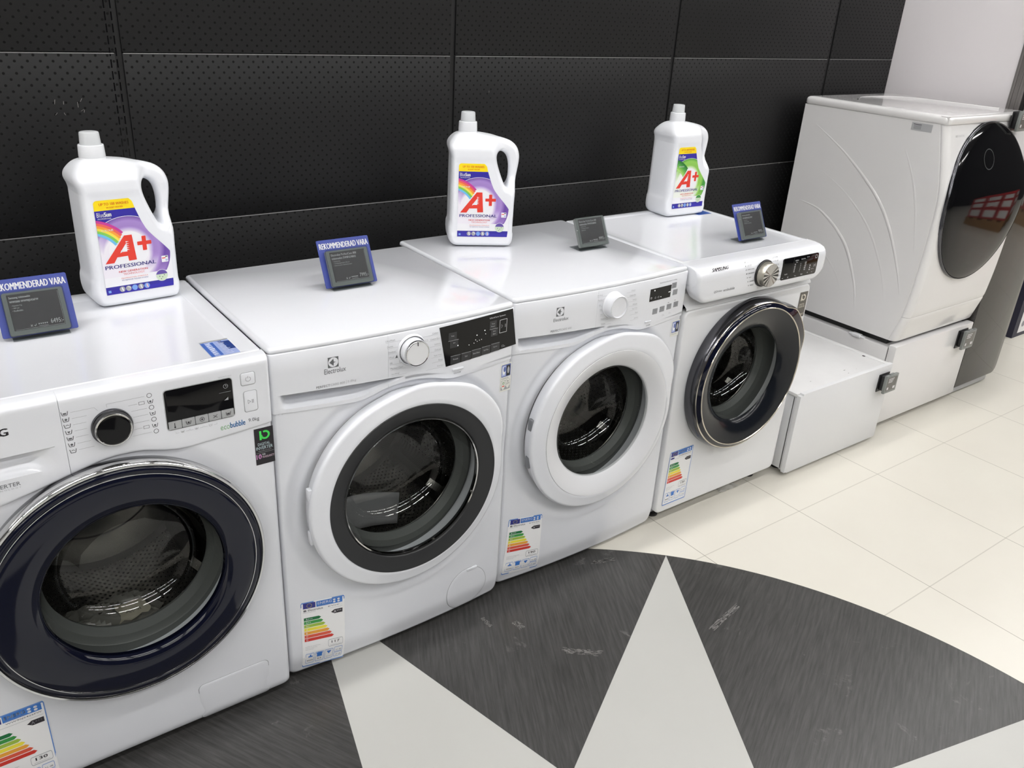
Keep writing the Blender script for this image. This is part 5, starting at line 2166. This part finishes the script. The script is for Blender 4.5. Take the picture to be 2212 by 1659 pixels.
# ================================================================== detergent bottles
def bottle_mesh():
    """front sheet, back sheet and rounded rim; local x along the front, y depth, z up"""
    out = [(.004, .0003), (.06, -.0003), (.11, -.0003), (.142, .0003), (.152, .005), (.1575, .016), (.1585, .034), (.1570, .045), (.1575, .09), (.1582, .13), (.1605, .165), (.166, .20), (.1705, .232), (.1695, .252), (.162, .270), (.147, .283), (.126, .291), (.10, .2965), (.075, .301),
           (.056, .3035), (.045, .3045), (.030, .3050), (.008, .3045), (-.007, .300), (-.018, .290), (-.0255, .277), (-.0265, .264), (-.0225, .252), (-.0205, .242), (-.0205, .232), (-.021, .16), (-.0215, .09), (-.0220, .068), (-.0250, .056), (-.0255, .036), (-.022, .016), (-.012, .004)]
    hole = [(.1365, .163), (.1400, .172), (.1415, .198), (.1410, .220), (.1365, .240), (.128, .252), (.116, .257), (.1075, .253), (.1045, .243), (.107, .226), (.115, .203), (.123, .183), (.130, .168)]
    out = catmull(ccw(out), 3, closed=True)
    hole = catmull(ccw(hole), 3, closed=True)
    hole = hole[::-1]
    DS = [0, .0004, .0012, .0024, .0040, .0060, .0082, .0104, .0125]
    loops = [(out, [inset(out, d) if d else out for d in DS]), (hole, [inset(hole, d) if d else hole for d in DS])]
    vs, fs, dist = sheet_cdt(loops[0][1][-1], [loops[1][1][-1]], .0060)
    DD = [.0125] * len(vs)
    nv = len(vs)
    R0 = .026
    RIN = .0125

    def T(x, z):
        hb = smooth01((x - .088 - max(0, (.26 - z)) * .28) / .040) * smooth01((z - .145) / .05)
        t = .0575 * (1 - hb) + .019 * hb
        t *= 1 - .42 * smooth01((z - .262) / .05)
        return t

    dist0 = lambda x, z: .0125 + dist(x, z)

    def half(x, z, d=None):
        if d is None:
            d = dist0(x, z)
            if not INSIDE(x, z):
                d = max(0, .0125 - dist(x, z))
        t = T(x, z)
        R = min(R0, t)
        b = t - R
        k = min(1, d / min(RIN, R))
        h = b + R * sqrt(max(0, 1 - (1 - k) ** 2))
        # label field slightly sunk, shoulder and foot band proud
        inner = smooth01(d / .016)
        sunk = smooth01((z - .030) / .008) * (1 - smooth01((z - .234) / .012)) * inner
        h -= .0022 * sunk
        return h
    allp = [loops[0][1][-1], loops[1][1][-1]]

    def INSIDE(x, y):
        c = False
        for lp in allp:
            for i in range(len(lp)):
                ax, ay = lp[i - 1]
                bx, by = lp[i]
                if (ay > y) != (by > y) and x < (bx - ax) * (y - ay) / (by - ay) + ax:
                    c = not c
        return c
    vs = list(vs)
    hs = [half(x, z, max(.0125, dist0(x, z))) for x, z in vs]
    key = {}
    for i, (x, z) in enumerate(vs):
        key[(round(x, 5), round(z, 5))] = i
    fs = list(fs)
    edge_loops = []
    for base, rings in loops:
        idx_prev = None
        for d, rg in zip(DS[::-1], rings[::-1]):
            idx = []
            for (x, z) in rg:
                if d == DS[-1]:
                    k = key.get((round(x, 5), round(z, 5)))
                    if k is None:
                        k = min(range(nv), key=lambda q: (vs[q][0] - x) ** 2 + (vs[q][1] - z) ** 2)
                else:
                    vs.append((x, z))
                    hs.append(half(x, z, d))
                    k = len(vs) - 1
                idx.append(k)
            if idx_prev:
                n_ = len(idx)
                for q in range(n_):
                    f = (idx_prev[q], idx[q], idx[(q + 1) % n_], idx_prev[(q + 1) % n_])
                    f = tuple(dict.fromkeys(f))
                    if len(f) > 2:
                        fs.append(f)
            idx_prev = idx
    mb = MB()
    n = len(vs)
    mb.v += [(x, .0575 - h, z) for (x, z), h in zip(vs, hs)]
    mb.v += [(x, .0575 + h, z) for (x, z), h in zip(vs, hs)]
    mi = mb.mi(BOTW)
    for f in fs:
        # front must face -y
        a, b, c = [vs[i] for i in f[:3]]
        s = (b[0] - a[0]) * (c[1] - a[1]) - (b[1] - a[1]) * (c[0] - a[0])
        g = f if s > 0 else f[::-1]
        mb.f.append(tuple(g))
        mb.m.append(mi)
        mb.f.append(tuple(n + i for i in reversed(g)))
        mb.m.append(mi)
    # rim walls between the two sheets along every boundary edge
    cnt = {}
    for f in mb.f[::2]:
        for i in range(len(f)):
            e = (f[i], f[(i + 1) % len(f)])
            cnt[e] = cnt.get(e, 0) + 1
    segs = 6
    for (a, b) in list(cnt):
        if (b, a) in cnt:
            continue
        mb.f.append((b, a, n + a, n + b))
        mb.m.append(mi)
    me = bpy.data.meshes.new('bottle_body')
    me.from_pydata(mb.v, [], mb.f)
    me.materials.append(BOTW)
    me.polygons.foreach_set('use_smooth', [True] * len(me.polygons))
    me.update()
    return me, half


BME, BHALF = bottle_mesh()


def art_mat(name, c0, c1, c2):
    """printed concentric swirl rings, dark outside fading to white in the middle"""
    m = bpy.data.materials.new(name)
    m.use_nodes = True
    nt = m.node_tree
    b = nt.nodes['Principled BSDF']
    tc = nt.nodes.new('ShaderNodeTexCoord')
    mp = nt.nodes.new('ShaderNodeMapping')
    mp.inputs['Location'].default_value = (-.057, 0, -.121)
    nt.links.new(tc.outputs['Object'], mp.inputs['Vector'])
    sp = nt.nodes.new('ShaderNodeSeparateXYZ')
    nt.links.new(mp.outputs[0], sp.inputs[0])
    d = math_node(nt, 'SQRT', math_node(nt, 'ADD', math_node(nt, 'MULTIPLY', sp.outputs['X'], sp.outputs['X']), math_node(nt, 'MULTIPLY', sp.outputs['Z'], sp.outputs['Z'])))
    t = math_node(nt, 'MULTIPLY', math_node(nt, 'SUBTRACT', d, .040), 1 / .05)
    # steps
    st = math_node(nt, 'PINGPONG', math_node(nt, 'MULTIPLY', t, 4.5), 1.0)
    s2 = math_node(nt, 'MULTIPLY', math_node(nt, 'SUBTRACT', st, .5), .28)
    t = math_node(nt, 'ADD', t, s2)
    # fade towards lower left
    fd = math_node(nt, 'ADD', math_node(nt, 'MULTIPLY', sp.outputs['X'], 4.5), math_node(nt, 'MULTIPLY', sp.outputs['Z'], 8.0))
    t = math_node(nt, 'ADD', t, math_node(nt, 'MULTIPLY', math_node(nt, 'MINIMUM', fd, 0.15), 1.3))
    rp = nt.nodes.new('ShaderNodeValToRGB')
    e = rp.color_ramp.elements
    e[0].position = 0
    e[0].color = srgb(c0)
    e[1].position = 1
    e[1].color = srgb(c2)
    k = e.new(.45)
    k.color = srgb(c1)
    nt.links.new(t, rp.inputs['Fac'])
    nt.links.new(rp.outputs['Color'], b.inputs['Base Color'])
    b.inputs['Roughness'].default_value = .35
    return m


ART_P = art_mat('purple_swirl_print', (236, 232, 240), (170, 140, 205), (105, 70, 160))
ART_G = art_mat('green_swirl_print', (236, 240, 230), (150, 205, 90), (60, 150, 60))


def label_right(z):
    return lerp_pts([(.030, .139), (.037, .1405), (.074, .1415), (.078, .1415), (.104, .1415), (.109, .140), (.125, .127), (.143, .111), (.160, .0975), (.180, .0885), (.207, .0795), (.222, .0755), (.2275, .072)], z)


def bottle_label(parent, green):
    D = Decal(lambda a, b, l: (a, .0575 - BHALF(a, b) - .0005 - .00012 * l, b))

    def band(z0, z1, m, layer, xl=-.0005, n=None, rtop=0.0):
        n = n or max(2, int((z1 - z0) / .006))
        zs = frange(z0, z1 - rtop, n) + ([z1 - rtop + rtop * sin(pi / 2 * i / 10) for i in range(1, 11)] if rtop else [])
        rows = []
        for z in zs:
            xr = label_right(z)
            cut = 0
            if rtop and z > z1 - rtop:
                q = (z - (z1 - rtop)) / rtop
                cut = rtop * (1 - sqrt(max(0, 1 - q * q)))
            rows.append([(xl + cut) + ((xr - cut * .6) - (xl + cut)) * k / 12 for k in range(13)])
        mb = D.mb
        mb.grid([[D.fn(x, z, layer) for x in row] for row, z in zip(rows, zs)], m)

    def clipped(cx, cz, r, m, layer, zlo=-1, zhi=1, n=60, xlo=-.0005):
        """a disc clipped to the label, cut into thin strips"""
        z0 = max(cz - r, zlo)
        z1 = min(cz + r, zhi)
        zs = [z0 + (z1 - z0) * (1 - cos(pi * i / 36)) / 2 for i in range(37)]
        rows = []
        for z in zs:
            hw = sqrt(max(0, r * r - (z - cz) ** 2))
            a = max(xlo, cx - hw)
            b = min(label_right(z), cx + hw)
            if b < a:
                a = b = (a + b) / 2
            rows.append([D.fn(a + (b - a) * k / 8, z, layer) for k in range(9)])
        D.mb.grid(rows, m)
    WP = mat('label_white', (238, 238, 242), rough=.35)
    DP = ART_G if green else ART_P
    band(.045, .208, WP, 0)
    band(.2085, .2295, YEL, 1, rtop=.007)
    band(.150, .2085, LBLUE, 1)
    clipped(.0570, .1090, .0845, WP, 2, zlo=.060)
    clipped(.0570, .1090, .0835, DP, 3, zlo=.066)
    band(.030, .047, LBLUE, 1)
    # white lower left and centre
    band(.046, .066, WP, 4)
    clipped(.0570, .1210, .0400, WP, 4)
    # rainbow or leaf fan at upper left
    cols = [(200, 60, 150), (235, 100, 90), (245, 160, 60), (245, 225, 80), (130, 200, 90), (110, 190, 235)] if not green else [(40, 120, 50), (60, 140, 60), (80, 160, 70), (110, 180, 80), (140, 200, 90), (170, 215, 120)]
    ccx, ccz = -.020, .100
    for k, c in enumerate(cols):
        m = mat('rainbow_%s%d' % ('g' if green else 'c', k), c, rough=.4)
        r1 = .092 - .0052 * k
        r0 = r1 - .0053
        a0 = math.degrees(math.acos(min(1, (.0195) / r1)))
        prev = None
        pts0, pts1 = [], []
        for i in range(13):
            a = radians(a0 - (a0 - 41 + k * 1.5) * i / 12)
            pts0.append(D.fn(max(-.0005, ccx + r0 * cos(a)), ccz + r0 * sin(a), 5))
            pts1.append(D.fn(max(-.0005, ccx + r1 * cos(a)), ccz + r1 * sin(a), 5))
        D.mb.grid([pts0, pts1], m)
    D.text('WHITE' if green else 'COLOUR', .008, .1655, .031, .1695, INKW, 7, bold=.03)
    D.text('UP TO 100 WASHES', .010, .2185, .068, .2240, ORANGE, 3, bold=.03)
    D.text('IN SOFT WATER', .024, .2120, .056, .2155, ORANGE, 3, bold=.02)
    D.text('Blue', .003, .1955, .017, .2050, INKW, 6)
    D.text('Sun', .0175, .1955, .031, .2050, INKW, 6, bold=.05)
    D.text('PROFESSIONAL', .004, .1905, .031, .1935, INKW, 6, bold=.02)
    # the big letter and plus
    A = [(.006, .097), (.0235, .097), (.031, .1085), (.0525, .1090), (.0535, .098), (.0695, .0985), (.0655, .1530), (.0500, .1530)]
    D.poly(A, RED, 8)
    D.poly([(.0385, .1185), (.0525, .1185), (.0530, .1375)], WP, 9)
    D.poly([(.0380, .1165), (.0440, .1195), (.0405, .1225)], WP, 9)
    for k in range(5):
        D.poly([(.0515, .122 + .004 * k), (.0580, .1215 + .0045 * k), (.0515, .1245 + .004 * k)], WP, 9)
    D.poly(rrect(.0745, .1285, .1035, .1365, .0012), RED, 8)
    D.poly(rrect(.0845, .1165, .0930, .1475, .0012), RED, 9)
    D.text('PROFESSIONAL', .0045, .0845, .1080, .0925, mat('label_indigo', (60, 55, 140), rough=.4), 8, bold=.03)
    D.text('NEW GENERATION', .030, .0745, .089, .0785, RED, 8, bold=.02)
    D.text('TECHNOLOGY', .038, .0685, .082, .0725, mat('label_salmon', (230, 130, 120), rough=.4), 8)
    D.text('PROFESSIONAL FORMULA', .033, .0605, .088, .0630, MATS['label_salmon'], 8)
    D.text('TO REMOVE TOUGH STAINS', .033, .0560, .088, .0585, MATS['label_indigo'], 8)
    LB = mat('label_mid_blue', (120, 160, 225), rough=.4)
    for k in range(5):
        x = .032 + .0128 * k
        D.circ(x, .0385, .0058, INKL if k in (0, 1, 3) else LB, 6, n=20)
        if k == 1:
            D.ring(x, .0385, .0042, .0016, INKW, 7, n=14)
        elif k != 2:
            D.poly([(x - .0025, .0340), (x + .0028, .0340), (x + .0012, .0425), (x - .0008, .0425)], INKW if k != 4 else mat('label_rose', (235, 190, 190), rough=.4), 7)
    D.rect(.0035, .0340, .0090, .0390, LB, 6)
    D.circ(.117, .056, .0130, INKW, 6, n=30)
    D.circ(.117, .056, .0122, mat('label_pale_green', (205, 222, 195), rough=.4), 7, n=30)
    up = [(.117 + .0122 * cos(radians(a)), .056 + .0122 * sin(radians(a))) for a in range(12, 169, 12)]
    D.poly(up, mat('label_violet', (100, 80, 160), rough=.4) if not green else mat('label_leaf', (60, 140, 60), rough=.4), 8)
    for x, z in ((.112, .054), (.118, .052), (.122, .056), (.115, .048)):
        D.circ(x, z, .0012, INK, 9, n=6)
    D.rr(.1205, .0845, .1345, .0985, .001, WP, 6)
    D.rect(.1215, .0925, .1290, .0945, RED, 7)
    D.rect(.1285, .0950, .1335, .0975, INK, 7)
    D.rect(.1285, .0865, .1335, .0905, MATS['sticker_pale_blue'], 7)
    D.build('front_label', parent)


def bottle(loc, yaw, green, label, z=.8502):
    R = thing('detergent_bottle', (loc[0], loc[1], z), label, 'bottle', 'large white detergent bottles on the machines', rotz=yaw)
    o = bpy.data.objects.new('bottle_body', BME)
    COL.objects.link(o)
    o.parent = R
    WLOC[o.name] = Vector((0, 0, 0))
    bottle_label(o, green)
    mb = MB()
    c = (.0265, .0575, .2985)
    mb.lathe(c, [(.0270, .000), (.0270, .0045), (.0255, .0065), (.0250, .0085), (.0255, .0095), (.0245, .030), (.0242, .0325), (.0228, .0333), (.0205, .0333)], CAPM, seg=48, axis='Z')
    cap = mb.build('cap', R, smooth=40)
    mb = MB()
    mb.lathe(c, [(.0205, .0325), (.0200, .036), (.0188, .0550), (.0180, .0572), (.0165, .0580), (.0003, .0580)], mat('milky_plastic', (222, 225, 228), rough=.25, alpha=.82), seg=48, axis='Z')
    mb.build('dosing_cup', cap, smooth=40)
    return R


bottle((-.197, .377), radians(4), False, 'white detergent bottle with purple label, on the navy ringed machine', .8487)
bottle((.724, .445), radians(-27), False, 'white detergent bottle with purple label, on the white ringed machine', .8548)
bottle((1.576, .448), radians(-3), True, 'white detergent bottle with green label, turned to show its plain side', .8508)


# ================================================================== price tags standing on the lids
def price_stand(loc, zs, card, label, lines, bullets, price, group='price tags standing on the machines', card_w=.132, card_x=-.012):
    R = thing('price_tag', (loc[0], loc[1], zs), label, 'price tag', group, rotz=0)
    WLOC[R.name] = Vector((0, 0, 0))
    tl = radians(26)
    st, ct = sin(tl), cos(tl)

    def P(s, t, n):
        return (s, .010 + t * st - n * ct, .006 + t * ct + n * st)

    def slab(mb, s0, t0, s1, t1, n0, n1, m, r=.002):
        pts = rrect(s0, t0, s1, t1, r, 3)
        mb.loft([[P(a, b, n0) for a, b in pts], [P(a, b, n1 - .0006) for a, b in pts], [P(a, b, n1) for a, b in inset(pts, .0006)]], m, flip=True)
    mb = MB()
    slab(mb, .004, -.004, .104, .080, -.0028, -.0012, ACRYL)
    pts = [(.004, .004), (.104, .004), (.104, .055), (.004, .055)]
    mb.loft([[(a, b, .0002) for a, b in pts], [(a, b, .0018) for a, b in pts]], ACRYL)
    mb.build('stand', R, smooth=30)
    if card:
        mb = MB()
        slab(mb, card_x, .001, card_x + card_w, .113, -.0012, .0002, CARDB, r=.003)
        cdo = mb.build('card', R, smooth=30)
        D = Decal(lambda a, b, l: P(a, b, .0005 + .0001 * l))
        D.text('REKOMMENDERAD VARA', card_x + .005, .0915, card_x + card_w - .004, .1050, INKW, 0, bold=.028)
        D.build('card_print', cdo)
    mb = MB()
    slab(mb, .001, .002, .106, .085, .0008, .0110, DEVG, r=.004)
    dv = mb.build('tag_frame', R, smooth=40)
    mb = MB()
    slab(mb, .009, .011, .098, .081, .0106, .0114, DEVS, r=.001)
    scn = mb.build('tag_screen', R, smooth=0)
    D = Decal(lambda a, b, l: P(a, b, .0116 + .0001 * l))
    D.line([(.012, .0125), (.097, .0125)], .0004, TAGINK)
    D.line([(.0965, .0125), (.0965, .078)], .0003, TAGINK)
    D.texth(lines[0], .012, .0715, .0052, TAGINK, bold=.02, sx=.78)
    D.texth(lines[1], .012, .0635, .0052, TAGINK, bold=.02, sx=.78)
    for k, b in enumerate(bullets):
        D.texth('\u2022 ' + b, .014, .0575 - .0048 * k, .0030, TAGINK, sx=.85)
    D.texth(price, .0955, .0165, .0088, TAGINK, align='r', bold=.01, sx=.72)
    D.line([(.038, .0155), (.041, .0190)], .0008, TAGINK)
    D.line([(.038, .0190), (.041, .0155)], .0008, TAGINK)
    D.line([(.044, .0175), (.0455, .0155), (.048, .0195)], .0008, TAGINK)
    for k in range(5):
        D.circ(.0525 + .0035 * k, .0190, .0013, TAGINK, n=6)
    D.rect(.052, .0145, .068, .0150, TAGINK)
    D.build('tag_print', scn)
    mb = MB()
    slab(mb, -.001, .000, .108, .088, .0118, .0123, ACRYL, r=.005)
    mb.build('clear_sleeve', R, smooth=30)
    return R


price_stand((-.396, .266), .8487, True, 'blue carded price tag reading 6495, on the navy ringed machine', ('Samsung tv\u00e4ttmaskin', 'WW5000 WW90J5426FW'), ('Kapacitet 9 kg', '1400 rpm', 'EcoBubble'), '6495:-')
price_stand((.258, .248), .8546, True, 'blue carded price tag reading 7995, on the charcoal ringed machine', ('Electrolux PerfectCare 800', 'tv\u00e4ttmaskin EW8F6248A5'), ('Kapacitet 8 kg', 'Centrifugeringshastighet 1400 rpm', 'UltraCare-system, UltraWash-program'), '7995:-')
price_stand((1.013, .252), .8546, False, 'grey price tag reading 9995 without blue card, on the white ringed machine', ('Electrolux PerfectCare 600', 'tv\u00e4ttmaskin EW6F6268N3'), ('Kapacitet 10 kg', 'Centrifugering 1200 rpm', 'SensiCare'), '9995:-')
price_stand((1.543, .110), .8524, True, 'blue carded price tag reading 9995, on the smoky ringed machine', ('Samsung tv\u00e4ttmaskin', 'WW80M642OPW'), ('Kapacitet 8 kg', 'Centrifugering 1400', 'AddWash och QuickDrive'), '9995:-', card_x=-.010)


# ================================================================== things lying in the drums and on the floor
def crumple(name, c, sx, sy, sz, m, seed, label, cat, n=22):
    random.seed(seed)
    ph = [(random.uniform(2, 9), random.uniform(2, 9), random.uniform(0, 6), random.uniform(.3, 1)) for _ in range(7)]
    rows = []
    for i in range(n + 1):
        row = []
        for j in range(n + 1):
            u, v = i / n * 2 - 1, j / n * 2 - 1
            h = sum(a[3] * abs(sin(a[0] * u + a[1] * v + a[2])) for a in ph) / 7
            e = max(0, 1 - max(abs(u), abs(v)) ** 3)
            row.append((c[0] + sx * u * (1 + .08 * sin(9 * v + seed)), c[1] + sy * v * (1 + .08 * sin(8 * u)), c[2] + sz * h * (0.25 + .75 * e)))
        rows.append(row)
    mb = MB()
    mb.grid(rows, m)
    o = mb.build(name, loc=c, smooth=22)
    tag(o, label, cat)
    return o


PBAG = mat('grey_plastic_film', (150, 148, 140), rough=.25, coat=.5, alpha=.8)
bag = crumple('plastic_bag', (-.335, .150, .2235), .105, .045, .110, PBAG, 3, 'crumpled translucent plastic bag inside the navy ringed machine', 'bag')
mb = MB()
SLIP = mat('beige_slip', (176, 170, 152), rough=.6)
rows = []
for j in range(6):
    t = j / 5
    rows.append([(-.322 + .060 * s_ + .006 * sin(5 * t) + .004 * t, .104 + .012 * t + .003 * sin(9 * s_ + 3 * t), .250 + .040 * t + .010 * s_ * (1 - t) + .003 * sin(11 * s_)) for s_ in (0, .2, .4, .6, .8, 1)])
mb.grid(rows, SLIP)
for k, (dx, dz) in enumerate(((.018, .022), (.026, .020), (.034, .023), (.041, .021))):
    x, z = -.322 + dx, .250 + dz
    mb.tube([(x, .1055, z), (x + .003, .1055, z + .006), (x + .006, .1055, z)], .0006, INKD, n=4)
pp = mb.build('paper_slip', loc=(-.30, .112, .25), smooth=40)
tag(pp, 'beige slip of paper with black handwriting inside the navy ringed machine', 'paper')
# leaflet in machine 2
mb = MB()
LEAF = mat('leaflet_paper', (170, 170, 172), rough=.5)
rows = []
for j in range(7):
    t = j / 6
    rows.append([(.185 + .185 * s + .012 * t, .150 + .02 * sin(pi * s) + .010 * t, .232 + .012 * (1 - s) + (.105 - .02 * s) * t) for s in (0, .17, .33, .5, .67, .83, 1)])
mb.grid(rows, LEAF)
lf = mb.build('leaflet', loc=(.27, .15, .24), smooth=60)
tag(lf, 'grey folded leaflet leaning inside the drum of the charcoal ringed machine', 'leaflet')
sol = lf.modifiers.new('thickness', 'SOLIDIFY')
sol.thickness = .001
p = onplane(1572, 1060, 2, 0.0)
scrap = crumple('plastic_scrap', (p.x + .01, p.y + .035, .001), .045, .035, .030, mat('clear_scrap', (205, 205, 200), rough=.3, alpha=.45), 9, 'clear crumpled plastic scrap on the tiles under the smoky ringed machine', 'litter', n=14)

# ================================================================== pallet of cartons across the aisle (seen only as a reflection)
def carton_pallet():
    px, py = 6.4, -1.5
    WOOD = mat('pallet_wood', (170, 130, 85), rough=.7, noise=.2)
    R = thing('wooden_pallet', (px, py, 0), 'wooden pallet on the tiles across the aisle', 'pallet')
    for k in range(5):
        mb = MB()
        mb.box((px - .4, py - .6 + .26 * k, .122), (px + .4, py - .6 + .26 * k + .12, .144), WOOD)
        mb.build('deck_board', R, smooth=0)
    for k in range(3):
        mb = MB()
        mb.box((px - .4 + .33 * k, py - .6, 0), (px - .4 + .33 * k + .14, py + .56, .122), WOOD)
        mb.build('bearer', R, smooth=0)
    REDC = mat('carton_red', (190, 35, 35), rough=.5)
    first = None
    for j in range(3):
        for i in range(3):
            loc = (px, py - .38 + .38 * i, .1445 + .17 * j)
            if first is None:
                first = thing('carton', loc, 'red and white printed carton stacked on the pallet', 'box', 'red and white cartons on the pallet')
                mb = MB()
                x, y, z = loc
                mb.box((x - .38, y - .18, z), (x + .38, y + .18, z + .165), REDC, bev=.002)
                b_ = mb.build('box_body', first, smooth=0)
                mb = MB()
                mb.box((x - .382, y - .12, z + .03), (x - .3805, y + .15, z + .14), WPAPER)
                mb.box((x - .1, y + .1805, z + .03), (x + .3, y + .182, z + .14), WPAPER)
                l_ = mb.build('box_print', first, smooth=0)
            else:
                r = first.copy()
                COL.objects.link(r)
                r.location = loc
                for q in (b_, l_):
                    c = q.copy()
                    COL.objects.link(c)
                    c.parent = r


carton_pallet()
